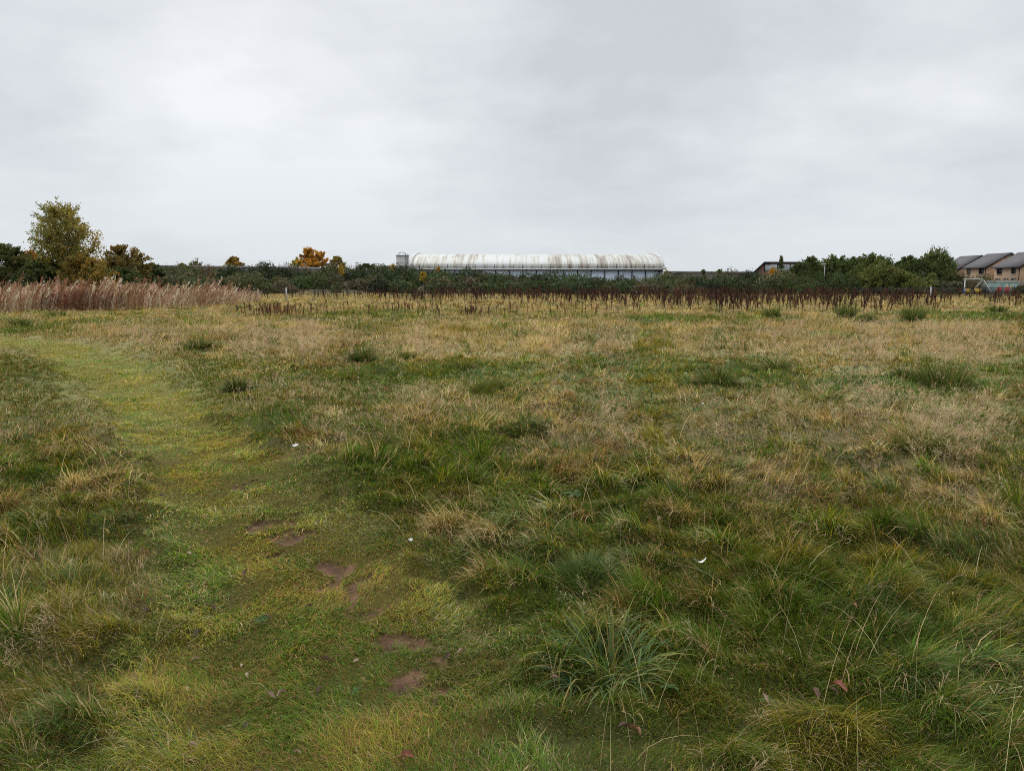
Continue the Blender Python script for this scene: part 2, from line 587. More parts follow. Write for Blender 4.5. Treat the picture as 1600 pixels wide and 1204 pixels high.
def blades(base, h, w, az, lean, col, segs=3, curl=0.0, tipcol=None, seed=0):
    """base (n,3); each blade a tapering ribbon bending over towards azimuth az"""
    n = len(base)
    r = np.random.default_rng(seed)
    dirh = np.stack([np.cos(az), np.sin(az), np.zeros(n)], -1)
    # face direction: mostly across the lean, with random twist
    fa = az + math.pi / 2 + r.normal(0, 0.7, n)
    side = np.stack([np.cos(fa), np.sin(fa), np.zeros(n)], -1)
    rows = []
    ang0 = np.clip(lean, 0, 1.5) * 0.35
    ang1 = np.clip(lean, 0, 2.4) * 1.35
    pos = base.copy().astype(float)
    rows.append((pos.copy(), np.ones(n)))
    for k in range(1, segs + 1):
        tt = (k - 0.5) / segs
        ang = ang0 + (ang1 - ang0) * tt
        step = (h / segs)
        pos = pos + dirh * (np.sin(ang) * step)[:, None]
        pos[:, 2] += np.cos(ang) * step
        rows.append((pos.copy(), np.full(n, 1 - (k / segs) ** 1.6 * 0.9)))
    V = np.empty((n, 2 * segs + 1, 3), np.float32)
    C = np.empty((n, 2 * segs + 1, 3), np.float32)
    for k, (pp, ww) in enumerate(rows):
        c = col if tipcol is None else col + (tipcol - col) * (k / segs) ** 2
        if k < segs:
            off = side * (w * ww * 0.5)[:, None]
            V[:, 2 * k] = pp - off; V[:, 2 * k + 1] = pp + off
            C[:, 2 * k] = c; C[:, 2 * k + 1] = c
        else:
            V[:, 2 * k] = pp; C[:, 2 * k] = c
    m_ = 2 * segs + 1
    b0 = (np.arange(n) * m_)[:, None]
    q = []
    for k in range(segs - 1):
        q.append(b0 + np.array([2 * k, 2 * k + 1, 2 * k + 3, 2 * k + 2]))
    q = np.concatenate(q) if q else np.zeros((0, 4), int)
    tr = b0 + np.array([2 * segs - 2, 2 * segs - 1, 2 * segs])
    return V.reshape(-1, 3), q, tr, C.reshape(-1, 3)


def merge(parts):
    vs, qs, ts, cs = [], [], [], []
    o_ = 0
    for (v, q, t_, c) in parts:
        vs.append(v); cs.append(c)
        if len(q): qs.append(np.asarray(q) + o_)
        if len(t_): ts.append(np.asarray(t_) + o_)
        o_ += len(v)
    fq = np.concatenate(qs) if qs else np.zeros((0, 4), int)
    ft = np.concatenate(ts) if ts else np.zeros((0, 3), int)
    return np.concatenate(vs), [fq, ft], np.concatenate(cs)


def sample_field(n, y0, y1, r, power=0.0):
    """points over the seen wedge of meadow, evenly per ln(distance)"""
    u = r.random(n)
    y = y0 * (y1 / y0) ** u
    half = 0.70 * y + 0.9 + 0.02 * y
    x = (r.random(n) * 2 - 1) * half
    return x, y


def jitter_col(c, r, amt=0.22):
    n = len(c)
    v = np.exp(r.normal(0, amt, n))[:, None]
    hue = 1 + r.normal(0, 0.06, (n, 3))
    return np.clip(c * v * hue, 0.004, 0.75)


# local wind / flattening direction
def lean_dir(x, y):
    return 2 * math.pi * (fbm(x * 0.55, y * 0.55, 2, 77) - 0.5) * 1.6 - 0.5


def height_field(x, y):
    h = 0.045 + 0.105 * fbm(x / 0.9, y / 0.9, 3, 61)
    h = h + 0.03 * blob(x, y, LUSH) + 0.09 * sstep(13, 24, y)
    return h


G = np.random.default_rng(11)
parts_m, parts_p = [], []
# tufts
NT = 72000
tx, ty = sample_field(NT, 1.6, 92, G)
tpm = path_mask(tx, ty)
keep = tpm < 0.22 + .4 * G.random(NT)
tx, ty, tpm = tx[keep], ty[keep], tpm[keep]
NT = len(tx)
tw = zone_weights(tx, ty)
tk = pick(tw, G.random(NT))
th = height_field(tx, ty) * np.exp(G.normal(0, 0.25, NT)) * np.where(tk == 3, 1.15, 1.0)
csz = np.where(ty < 6.5, .30, np.where(ty < 18, .60, 1.4))
cd_, cr_, ca_ = np.zeros(NT), np.zeros(NT), np.zeros(NT)
for sz in (.30, .60, 1.4):
    m_ = csz == sz
    cd_[m_], cr_[m_], ca_[m_] = cells(tx[m_], ty[m_], sz, 900)
th *= np.clip(1.55 - 1.6 * cd_, .3, 1.5) * (.55 + .9 * cr_)
th = np.where(ty > 20, th * .6 + .08, th)
# a tussock keeps one colour
cellk = pick(zone_weights(tx - .42 * 0 , ty), (cr_ * 7.31) % 1.0)
tk = np.where(G.random(NT) < .5, cellk, tk)
tk = np.where((tk == 3) & (ty < 3.8) & (G.random(NT) < .65), G.integers(0, 3, NT), tk)
tpd = path_dist(tx, ty)
th *= 1 - 0.55 * (1 - sstep(1.0, 1.9, tpd))
th *= 1 - .5 * (1 - sstep(1.2, 3.6, tpd)) * sstep(6, 9, ty)       # trodden lower beside the path
trad = G.uniform(0.025, 0.075, NT) * np.clip((ty / 4.0), 0.8, 6) ** 0.75
tval = np.exp(G.normal(0, 0.24, NT) + .5 * (cr_ - .5))
taz = np.arctan2(np.sin(lean_dir(tx, ty)) * .8 + np.sin(ca_) * cd_ * .9, np.cos(lean_dir(tx, ty)) * .8 + np.cos(ca_) * cd_ * .9)
tlean = np.clip(0.75 + 0.9 * fbm(tx / 1.2, ty / 1.2, 2, 91) + G.normal(0, 0.15, NT), 0.2, 1.7) * np.where(ty > 16, 0.6, 1.0)
per = np.where(ty < 6, 18, np.where(ty < 20, 15, 13))
per = np.where((cd_ > .52) & (ty < 20), per // 2, per)
ii = np.repeat(np.arange(NT), per)
n = len(ii)
rr = trad[ii] * np.sqrt(G.random(n)); ra = G.random(n) * 2 * math.pi
bx = tx[ii] + rr * np.cos(ra); by = ty[ii] + rr * np.sin(ra)
ok = bare_mask(bx, by) < 0.5
ii, bx, by, ra, rr = ii[ok], bx[ok], by[ok], ra[ok], rr[ok]
n = len(ii)
ph = path_mask(bx, by)
h = th[ii] * G.uniform(0.5, 1.15, n) * (1 - 0.75 * ph)
ox = np.cos(ra) * 0.55 + np.cos(taz[ii]) * 0.75; oy = np.sin(ra) * 0.55 + np.sin(taz[ii]) * 0.75
az = np.arctan2(oy, ox) + G.normal(0, 0.65, n)
lean = tlean[ii] * G.uniform(0.5, 1.5, n)
c = PAL[tk[ii]].copy()
dead = G.random(n) < np.where(tk[ii] == 3, 0, 0.14)
c[dead] = STRAW * 0.8
grn = (tk[ii] == 3) & (G.random(n) < 0.18)
c[grn] = OLIVE
c = jitter_col(c * tval[ii][:, None], G, 0.2)
wd = lod_w(by) * np.exp(G.normal(0, 0.3, n)) * np.where(tk[ii] == 3, 0.8, 1.05)
base = np.stack([bx, by, gz(bx, by) - 0.01], -1)
near = by < 16
for mask, sg in ((near, 3), (~near, 2)):
    tip = c[mask] * np.array((1.18, 1.1, 1.0))
    parts_m.append(blades(base[mask], h[mask], wd[mask], az[mask], lean[mask], c[mask], sg, tipcol=tip, seed=3 + sg))
# an even sward between the tufts
NU = 520000
ux, uy = sample_field(NU, 1.55, 92, G)
x2_, y2_ = sample_field(190000, 1.55, 5.0, G)
ux = np.concatenate([ux, x2_]); uy = np.concatenate([uy, y2_]); x3_, y3_ = G.random(330000), 4.5 * (24 / 4.5) ** G.random(330000)
oi = np.argsort(PATH[:, 1])
x3_ = np.interp(y3_, PATH[oi, 1], PATH[oi, 0]) + (x3_ * 2 - 1) * (2.4 + .12 * y3_ ** 1.4)
ux = np.concatenate([ux, x3_]); uy = np.concatenate([uy, y3_])
NU = len(ux)
upm = path_mask(ux, uy)
ok = (bare_mask(ux, uy) < 0.45) & (upm < 0.35 + .45 * G.random(NU))
ux, uy = ux[ok], uy[ok]
n = len(ux)
uk = pick(zone_weights(ux, uy), G.random(n))
uc = jitter_col(PAL[uk], G, 0.3)
uh = height_field(ux, uy) * G.uniform(0.3, 0.9, n)
uh *= 1 - .6 * upm[ok]
uh *= 1 - 0.5 * (1 - sstep(1.05, 1.9, path_dist(ux, uy)))
ub = np.stack([ux, uy, gz(ux, uy) - 0.008], -1)
parts_m.append(blades(ub, uh, lod_w(uy) * np.exp(G.normal(0, 0.3, n)), lean_dir(ux, uy) + G.normal(0, 0.9, n), G.uniform(0.3, 1.6, n), uc, 2, seed=21))
V_, F_, C_ = merge(parts_m)
o = mesh_np('meadow_grass', V_, F_, M_GRASS, cols=C_)
tag(o, 'rough uncut meadow grass in green, olive and straw tufts', 'grass', kind='stuff')
del V_, F_, C_, parts_m

# short trodden turf on the path
NP_ = 640000
u = G.random(NP_)
py_ = 1.5 * (25 / 1.5) ** u
ctr_i = np.argsort(PATH[:, 1])
cx = np.interp(py_, PATH[ctr_i, 1], PATH[ctr_i, 0])
px_ = cx + (G.random(NP_) * 2 - 1) * (1.3 + 0.09 * py_ ** 1.5)
ok = (path_mask(px_, py_) > 0.02 + .3 * G.random(NP_)) & ((bare_mask(px_, py_) < 0.3 + 0.4 * G.random(NP_)) | (G.random(NP_) < .9 * vnoise(px_ * 18, py_ * 18, 9) ** 2.5))
px_, py_ = px_[ok], py_[ok]
n = len(px_)
k1 = fbm(px_ * 2.2, py_ * 2.2, 3, 201); k2 = fbm(px_ * 1.1, py_ * 1.1, 2, 231)
near_p = 1 - sstep(2.6, 4.5, py_)
wp = np.stack([np.clip(0.42 - 2.4 * (k1 - .5) + .3 * near_p, .1, 1.3), np.clip(.15 + 1.0 * (k2 - .5), .02, 1), np.clip(0.55 + 2.4 * (k1 - .5) - .3 * near_p, .1, 1.2),
               np.clip(.14 + 0.7 * (k2 - .5), .03, 1), np.clip(.20 - 1.3 * (k2 - .5), .03, 1)], -1)
palp = np.stack([GREEN * 1.12, BLUEG * 1.1, PATHG * 1.1, STRAW * 0.7, BROWN * 1.35])
pc = jitter_col(palp[pick(wp, G.random(n))], G, 0.28)
k3 = fbm(px_ * 4.5, py_ * 4.5, 2, 261)
pc *= (np.clip(.6 + .8 * k3, .5, 1.4) * np.interp(py_, [2.6, 4.0, 7.0, 12], [1.2, 1.3, 1.45, 1.45]))[:, None]
phh = G.uniform(0.025, 0.065, n) * (0.25 + 1.4 * k3) * (1 + .5 * near_p)
pb = np.stack([px_, py_, gz(px_, py_) - 0.004], -1)
azp = 2 * math.pi * fbm(px_ * 1.4, py_ * 1.4, 2, 251) * 1.5 + G.normal(0, 0.8, n)
V_, q_, t_, C_ = blades(pb, phh, lod_w(py_) * np.exp(G.normal(0, 0.25, n)) * 0.95, azp, G.uniform(0.9, 2.3, n), pc, 2, seed=41)
o = mesh_np('path_grass', V_, [q_, t_], M_GRASS, cols=C_)
tag(o, 'short trodden yellow green turf along the winding path', 'turf', kind='stuff')

# ------------------------------------------------------------------ flowering bents: fine straw panicles
def panicle(r, h, spread, nb, wd):
    """one dry flowering stem: thin stalk with whorls of hair-fine branchlets"""
    vs, ts = [], []
    k = 0
    az = r.uniform(0, 6.28); ln = r.uniform(0.1, 0.5)
    pts = []
    for i in range(5):
        s = i / 4.0
        pts.append(np.array((math.cos(az) * ln * h * s ** 1.8, math.sin(az) * ln * h * s ** 1.8, h * s * (1 - 0.15 * ln * s))))
    for i in range(4):
        a_, b_ = pts[i], pts[i + 1]
        sd_ = np.array((-math.sin(az + .5), math.cos(az + .5), 0)) * wd * (0.55 - 0.08 * i)
        vs += [a_ - sd_, a_ + sd_, b_]; ts.append((k, k + 1, k + 2)); k += 3
    for j in range(nb):
        s = r.uniform(0.55, 1.0)
        i = min(int(s * 4), 3); fr = s * 4 - i
        p0 = pts[i] * (1 - fr) + pts[i + 1] * fr
        a2 = r.uniform(0, 6.28); ln2 = .75 * spread * (1.15 - s) * r.uniform(0.6, 1.5) + 0.012
        d = np.array((math.cos(a2), math.sin(a2), r.uniform(0.1, 1.0)))
        p1 = p0 + d * ln2
        sd_ = np.array((-math.sin(a2 + r.normal()), math.cos(a2), r.normal() * .5)) * wd * 0.45
        vs += [p1 - sd_, p1 + sd_, p0]; ts.append((k, k + 1, k + 2)); k += 3
    return np.array(vs), np.array(ts)


def scatter(templates, x, y, scale, rz, col, r, zoff=0.0, tilt=None):
    parts = []
    which = r.integers(0, len(templates), len(x))
    for j, (tv, tt) in enumerate(templates):
        s = np.where(which == j)[0]
        if not len(s): continue
        ca, sa_ = np.cos(rz[s])[:, None], np.sin(rz[s])[:, None]
        vx = tv[None, :, 0] * ca - tv[None, :, 1] * sa_
        vy = tv[None, :, 0] * sa_ + tv[None, :, 1] * ca
        V = np.stack([vx, vy, np.repeat(tv[None, :, 2], len(s), 0)], -1) * scale[s][:, None, None]
        if tilt is not None:
            V[:, :, 0] += V[:, :, 2] * tilt[s, 0][:, None]; V[:, :, 1] += V[:, :, 2] * tilt[s, 1][:, None]
        V += np.stack([x[s], y[s], gz(x[s], y[s]) + zoff], -1)[:, None, :]
        nv = len(tv)
        T = (np.arange(len(s)) * nv)[:, None, None] + tt[None]
        C = np.repeat(col[s][:, None, :], nv, 1)
        parts.append((V.reshape(-1, 3), np.zeros((0, 4), int), T.reshape(-1, tt.shape[1]), C.reshape(-1, 3)))
    return merge(parts)


B = np.random.default_rng(23)
bents = []
for (y0, y1, cnt, nb, wd, sp) in ((1.9, 6.0, 3200, 24, 0.0017, 0.085), (6.0, 14.0, 6000, 20, 0.0040, 0.10), (14.0, 34.0, 16000, 11, 0.011, 0.12), (34, 88, 9000, 6, 0.03, 0.14)):
    x, y = sample_field(cnt * 2, y0, y1, B)
    pf = blob(x, y, PUFF)
    s_ = zone_weights(x, y)[:, 3]
    sc2 = np.clip(y / 9.0, 0.5, 3.0)
    pat = sstep(.46, .64, fbm(x * 2.2 / sc2, y * 3.6 / sc2, 3, 811))
    pr = np.clip((0.42 * pf + .9 * (s_ - 0.2)) * (.16 + pat) - 0.4 * blob(x, y, LUSH), 0.012, 1) * (path_mask(x, y) < 0.2) * sstep(1.0, 1.7, path_dist(x, y))
    ok = B.random(len(x)) < pr
    x, y = x[ok][:cnt], y[ok][:cnt]
    nb_ = len(x)
    tm = [panicle(B, B.uniform(0.2, 0.36), sp, nb, wd) for _ in range(8)]
    hue = B.random(nb_)[:, None]
    cc = jitter_col(np.array((0.55, 0.42, 0.26)) * (1 - hue) + np.array((0.46, 0.33, 0.19)) * hue, B, 0.18)
    la = lean_dir(x, y) + B.normal(0, 0.5, nb_); lm = np.abs(B.normal(0.25, 0.2, nb_))
    bents.append(scatter(tm, x, y, B.uniform(0.7, 1.15, nb_), B.random(nb_) * 6.28, cc, B, tilt=np.stack([np.cos(la) * lm, np.sin(la) * lm], -1)))
# long dead stalks, bent over, in the near grass
nst = 420
stx, sty = sample_field(nst * 2, 1.9, 9.0, B)
ok = path_mask(stx, sty) < .3 + .3 * B.random(nst * 2)
stx, sty = stx[ok][:nst], sty[ok][:nst]
nst = len(stx)
stb = np.stack([stx, sty, gz(stx, sty)], -1)
stc = jitter_col(np.repeat(np.array([(0.50, 0.38, 0.21)]), nst, 0), B, .25)
bents_extra = blades(stb, B.uniform(.22, .48, nst), np.clip(.0007 * sty, .0018, .006), B.random(nst) * 6.28, B.uniform(.3, 1.7, nst), stc, 5, seed=52)
V_, F_, C_ = merge([(v, f[0], f[1], c_) for v, f, c_ in bents] + [bents_extra])
o = mesh_np('dry_bent_grass', V_, F_, M_DRY, cols=C_)
tag(o, 'fine buff flower heads of dry bent grass hazing over the meadow', 'dry grass', kind='stuff')

# ------------------------------------------------------------------ single tussocks
def tussock(name, px, py, rad, h, nbl, wd, cols, label, seed, group=None, droop=1.4, squash=1.0, wob=.35):
    r = np.random.default_rng(seed)
    x0, y0 = on_ground(px, py)
    z0 = float(gz(x0, y0))
    ang = r.random(nbl) * 6.283
    rr_ = rad * 0.45 * np.sqrt(r.random(nbl))
    b_ = np.stack([rr_ * np.cos(ang), rr_ * np.sin(ang) * squash, np.zeros(nbl)], -1)
    b_[:, 2] = gz(b_[:, 0] + x0, b_[:, 1] + y0) - z0 - 0.01
    c_ = np.array(cols)[r.integers(0, len(cols), nbl)]
    c_ = jitter_col(c_, r, 0.22)
    le = np.clip(0.25 + droop * (rr_ / (rad * 0.45)) * r.uniform(0.6, 1.3, nbl), 0.1, 2.2)
    v, q, t_, c2 = blades(b_, h * r.uniform(0.55, 1.2, nbl), wd * r.uniform(0.6, 1.4, nbl), ang + r.normal(0, wob, nbl), le, c_, 5 if py > 800 else 3, tipcol=c_ * np.array((1.25, 1.1, 0.9)), seed=seed)
    o = mesh_np(name, v, [q, t_], M_GRASS, cols=c2)
    o.location = (x0, y0, z0)
    return tag(o, label, 'grass tussock', group)


DG = [(0.24, 0.19, 0.085), (0.12, 0.13, 0.03), (0.055, 0.095, 0.022), (0.06, 0.10, 0.025), (0.075, 0.115, 0.035), (0.045, 0.075, 0.02)]
DGF = [(0.085, 0.12, 0.035), (0.11, 0.13, 0.045), (0.07, 0.10, 0.03)]
tussock('grass_tussock', 945, 1045, 0.42, 0.27, 330, 0.0078, [(0.09, 0.145, 0.05), (0.07, 0.125, 0.055), (0.12, 0.165, 0.04), (0.22, 0.20, 0.06)],
        'big arching green tussock with broad blades in the near grass beside the path', 301, droop=1.9, wob=1.0)
tussock('grass_tussock', 915, 915, 0.34, 0.15, 800, 0.0036, [(0.09, 0.14, 0.042), (0.08, 0.125, 0.036)], 'soft blue green tuft just behind the big arching tussock', 302)
TL = [(566, 566, .55, .42, 'compact dark green tussock alone in the pale middle meadow'),
      (312, 553, .75, .34, 'dark green tussock just right of the path where it bends away'),
      (1475, 612, .95, .46, 'wide shaggy dark tussock far to the right in the middle meadow'),
      (1420, 596, .7, .30, 'low dark green clump touching the wide shaggy tussock'),
      (1120, 608, .8, .30, 'broad flat green tussock in the green strip at mid field'),
      (1215, 577, .6, .34, 'pale edged green tussock at the top of the green strip'),
      (1165, 580, .5, .28, 'small dark green tussock left of the pale edged one in the green strip'),
      (722, 582, .5, .25, 'faint blue green tussock right of the compact dark one'),
      (640, 563, .5, .22, 'low olive tussock close to the compact dark one'),
      (1322, 500, 1.1, .75, 'tall spiky green clump in front of the dock stalks'),
      (1426, 505, 1.3, .80, 'bushy tall green clump right of the tall spiky one'),
      (1356, 505, .9, .40, 'low dark green mound between the two tall green clumps'),
      (1205, 500, 1.2, .6, 'dull green clump standing before the dock stalks, left of the spiky one'),
      (1560, 490, 1.2, .5, 'low dark green clump near the right end of the field'),
      (90, 496, 1.3, .36, 'dark green mound of grass below the reed bed'),
      (30, 512, 1.1, .38, 'dark tussock at the far end of the path'),
      (370, 612, .4, .28, 'small dark green tuft right of the path'),
      (1440, 722, .42, .30, 'bright green tuft among straw coloured bents'),
      (820, 690, .35, .24, 'dark green tuft in the pale bents near mid field'),
      (760, 622, .5, .25, 'olive tuft in the centre of the meadow')]
for i, (px, py, rd, h_, lb) in enumerate(TL):
    cols_ = (DG if py > 540 else DGF) if i not in (8, 17, 19) else [(0.10, 0.13, 0.03), (0.13, 0.14, 0.03)]
    yd = on_ground(px, py)[1]
    tussock('grass_tussock', px, py, rd * (.8 if py > 540 else .55), h_, 420 if py > 540 else 260, float(lod_w(yd)) * 1.1, cols_, lb, 310 + i, droop=1.3 if (h_ < .45 and py > 520) else .55)
# sword-leaved clump at the right edge
tussock('sword_leaf_clump', 1592, 800, 0.22, 0.34, 60, 0.014, [(0.15, 0.18, 0.03), (0.12, 0.15, 0.03)], 'yellow green sword leaved clump at the right edge of the meadow', 360, droop=.7)

# ------------------------------------------------------------------ reed bed (tall pinkish plume grass)
Rd = np.random.default_rng(31)
def plume(r):
    vs, qs = [], []
    k = 0
    h = r.uniform(1.1, 1.5); ln = r.uniform(.2, .5)
    p = lambda s: np.array((ln * h * s ** 2.0, 0, h * s * (1 - .05 * s)))
    w0 = 0.02
    for i in range(3):
        a_, b_ = p(i / 3), p((i + 1) / 3)
        s_ = np.array((0, 1, 0)) * w0 * .5
        vs += [a_ - s_, a_ + s_, b_ + s_ * .7, b_ - s_ * .7]; qs.append((k, k + 1, k + 2, k + 3)); k += 4
    for j in range(11):                                    # feathery head
        s = r.uniform(0.72, 1.03)
        p0 = p(s); a2 = r.uniform(0, 6.28)
        d = np.array((math.cos(a2) * .6 + .5, math.sin(a2) * .6, r.uniform(0.4, 1.2))) * r.uniform(0.07, 0.16)
        s_ = np.array((-math.sin(a2), math.cos(a2), .2)) * 0.017
        vs += [p0 - s_, p0 + s_, p0 + d + s_ * .4, p0 + d - s_ * .4]; qs.append((k, k + 1, k + 2, k + 3)); k += 4
    nh = k
    for j in range(5):                                     # leaves
        s = r.uniform(0.1, 0.6); p0 = p(s); a2 = r.uniform(0, 6.28)
        d = np.array((math.cos(a2) * .7 + .3, math.sin(a2) * .7, r.uniform(0.3, 1.0))) * r.uniform(0.25, 0.45)
        s_ = np.array((-math.sin(a2), math.cos(a2), .0)) * 0.016
        vs += [p0 - s_, p0 + s_, p0 + d + s_ * .2, p0 + d - s_ * .2]; qs.append((k, k + 1, k + 2, k + 3)); k += 4
    return np.array(vs), np.array(qs)


def reed_front(px):
    return np.interp(px, [-200, 0, 200, 300, 360, 395, 420], [36, 38, 41, 44, 48, 56, 60])


cnt = 15000
rpx = Rd.uniform(-230, 405, cnt)
f_ = reed_front(rpx)
ry = f_ + (58 - np.minimum(f_, 54)) * Rd.random(cnt) ** 1.4
rx = (rpx - 800) / F * ry * 0.995
dens = fbm(rx / 3.0, ry / 3.0, 2, 401)
ok = Rd.random(cnt) < np.clip(dens * 1.7 - 0.22, 0.12, 1) * np.interp(rpx, [330, 405], [1, .4])
rx, ry, rpx = rx[ok], ry[ok], rpx[ok]
n = len(rx)
tm = [plume(Rd) for _ in range(10)]
hs = (0.5 + 0.62 * fbm(rx / 1.8, ry / 1.8, 3, 411)) * np.exp(Rd.normal(-.04, .2, n)) * np.interp(rpx, [0, 290, 330, 365, 405], [1.0, 1.0, 1.0, .9, .55])
kk = fbm(rx / 2.5, ry / 2.5, 2, 421)[:, None] + Rd.normal(0, .16, (n, 1))
rc = np.where(kk < .43, np.array((0.33, 0.21, 0.125)), np.where(kk < .62, np.array((0.66, 0.52, 0.38)), np.array((0.30, 0.15, 0.09))))
rc = jitter_col(rc, Rd, 0.25)
V_, F_, C_ = scatter(tm, rx, ry, hs, Rd.normal(0.0, 0.55, n), rc, Rd)
# scatter() puts template quads in the second list
o = mesh_np('reed_bed', V_, F_, M_DRY, cols=C_)
tag(o, 'tall pinkish brown plume grass leaning right along the left field edge', 'reed bed', kind='stuff')

# ------------------------------------------------------------------ dock stalks
D = np.random.default_rng(41)
def dock_template(r):
    vs, qs = [], []
    k = 0
    h = r.uniform(0.66, 0.92)
    lx, ly = r.normal(0, .06), r.normal(0, .06)
    p = lambda s: np.array((lx * s * s, ly * s * s, h * s))
    for i in range(3):
        a_, b_ = p(i / 3), p((i + 1) / 3)
        for sv in (np.array((1, 0, 0)), np.array((0, 1, 0))):
            s_ = sv * 0.011
            vs += [a_ - s_, a_ + s_, b_ + s_ * .8, b_ - s_ * .8]; qs.append((k, k + 1, k + 2, k + 3)); k += 4
    br = [(p, 0.38, 1.0, 46)]
    for j in range(r.integers(2, 5)):
        s0 = r.uniform(0.4, 0.62); a2 = r.uniform(0, 6.28); ll = r.uniform(0.22, 0.38)
        q0 = p(s0)
        d = np.array((math.cos(a2) * .3, math.sin(a2) * .3, 1.0)) * ll
        br.append((lambda s, q0=q0, d=d: q0 + d * s, 0.15, 1.0, 15))
        s_ = np.array((math.sin(a2), -math.cos(a2), 0)) * .007
        vs += [q0 - s_, q0 + s_, q0 + d + s_, q0 + d - s_]; qs.append((k, k + 1, k + 2, k + 3)); k += 4
    for fn, s0, s1, nn in br:
        for j in range(nn):
            s = r.uniform(s0, s1); a2 = r.uniform(0, 6.28)
            rad = 0.03 * (1.15 - s) + 0.006
            c0 = fn(s) + np.array((math.cos(a2) * rad, math.sin(a2) * rad, r.normal(0, .012)))
            u_ = r.normal(0, 1, 3); u_ /= np.linalg.norm(u_); w_ = np.cross(u_, r.normal(0, 1, 3)); w_ /= np.linalg.norm(w_)
            e = r.uniform(0.014, 0.026)
            vs += [c0 - u_ * e, c0 + w_ * e, c0 + u_ * e, c0 - w_ * e]; qs.append((k, k + 1, k + 2, k + 3)); k += 4
    for j in range(3):
        s = r.uniform(0.03, 0.3); a2 = r.uniform(0, 6.28); p0 = p(s)
        d = np.array((math.cos(a2), math.sin(a2), r.uniform(-.4, .6))) * r.uniform(.12, .25)
        s_ = np.array((-math.sin(a2), math.cos(a2), 0)) * .022
        vs += [p0 - s_ * .3, p0 + s_ * .3, p0 + d * .6 + s_, p0 + d - s_ * .4]; qs.append((k, k + 1, k + 2, k + 3)); k += 4
    return np.array(vs), np.array(qs)


DT = [dock_template(D) for _ in range(9)]
def dock_front(px):
    return np.interp(px, [380, 520, 640, 760, 860, 1000, 1080, 1160, 1300, 1420, 1540, 1660], [50, 58, 52, 50, 47, 44, 38.5, 36.5, 36.5, 39, 41, 40])


cnt = 6600
dpx = D.uniform(380, 1660, cnt)
df = dock_front(dpx)
dyy = df + (84 - df) * D.random(cnt) ** np.interp(dpx, [400, 900, 1100, 1600], [0.62, 0.75, 1.05, 1.3])
dx = (dpx - 800) / F * dyy * 0.995
keepd = np.interp(dpx, [380, 480, 640, 1000, 1300, 1480, 1660], [.10, .2, .5, .85, .9, .42, .34])
clump = fbm(dx / 2.6, dyy / 3.2, 2, 431)
ok = D.random(cnt) < keepd * np.clip(3.2 * (clump - .35), 0.10, 1)
ok &= ~((dpx > 1335) & (dyy > 76))
dx, dyy = dx[ok], dyy[ok]
order = np.argsort(dyy)
dx, dyy = dx[order], dyy[order]
n = len(dx)
dsc = np.exp(np.clip(D.normal(-.06, .30, n), -.9, .3)) * np.where(D.random(n) < .08, 1.15, 1)
drz = D.random(n) * 6.28
dcol = jitter_col(np.where(D.random((n, 1)) < .7, np.array((0.066, 0.033, 0.026)), np.array((0.12, 0.066, 0.038))), D, .25)
M_DOCK = plant_mat('dock_seed', .12, .8, .1, (1, 1, 1))
dmesh = []
for i, (v, q) in enumerate(DT):
    for j, cc in enumerate(((0.066, 0.033, 0.026), (0.11, 0.06, 0.036))):
        tmp = mesh_np('dock_stalk', v, [q], M_DOCK, cols=jitter_col(np.repeat(np.array([cc]), len(v), 0), D, .1))
        dmesh.append(tmp.data)
        bpy.data.objects.remove(tmp)
NIND = min(300, n)
for i in range(NIND):
    o = bpy.data.objects.new('dock_stalk', dmesh[int(D.integers(0, len(dmesh)))])
    o.location = (dx[i], dyy[i], float(gz(dx[i], dyy[i])) - .01)
    o.rotation_euler = (D.normal(0, .14), D.normal(0, .14), drz[i])
    s = float(dsc[i]); o.scale = (s * 1.1, s * 1.1, s)
    COL.objects.link(o)
    tag(o, 'single dark brown seeding dock stalk at the near edge of the dock stand', 'dock plant', 'seeding dock stalks along the near edge of the stand')
V_, F_, C_ = scatter([(v, q) for v, q in DT], dx[NIND:], dyy[NIND:], dsc[NIND:], drz[NIND:], dcol[NIND:], D, tilt=D.normal(0, .13, (n - NIND, 2)))
V_f = F_
o = mesh_np('dock_stand', V_, F_, M_DOCK, cols=C_)
tag(o, 'dense band of dark reddish brown dock stalks along the field edge', 'dock stand', kind='stuff')
# red-brown sorrel stems scattered in front of the stand
cnt = 420
sp = np.concatenate([D.normal(432, 30, 170), D.uniform(480, 1000, 190), D.normal(735, 12, 30), D.normal(640, 30, 30)])
sy = np.concatenate([D.uniform(31, 42, 170), D.uniform(33, 48, 190), D.uniform(32, 36, 30), D.uniform(36, 44, 30)])
sx = (sp - 800) / F * sy * .995
scol = jitter_col(np.where(D.random((cnt, 1)) < .5, np.array((0.22, 0.105, 0.06)), np.array((0.10, 0.05, 0.034))), D, .2)
V_, F_, C_ = scatter(DT, sx, sy, D.uniform(.3, .7, cnt), D.random(cnt) * 6.28, scol, D)
o = mesh_np('sorrel_stems', V_, F_, M_DOCK, cols=C_)
tag(o, 'scattered thin red brown sorrel stems left of the dock stand', 'sorrel', kind='stuff')

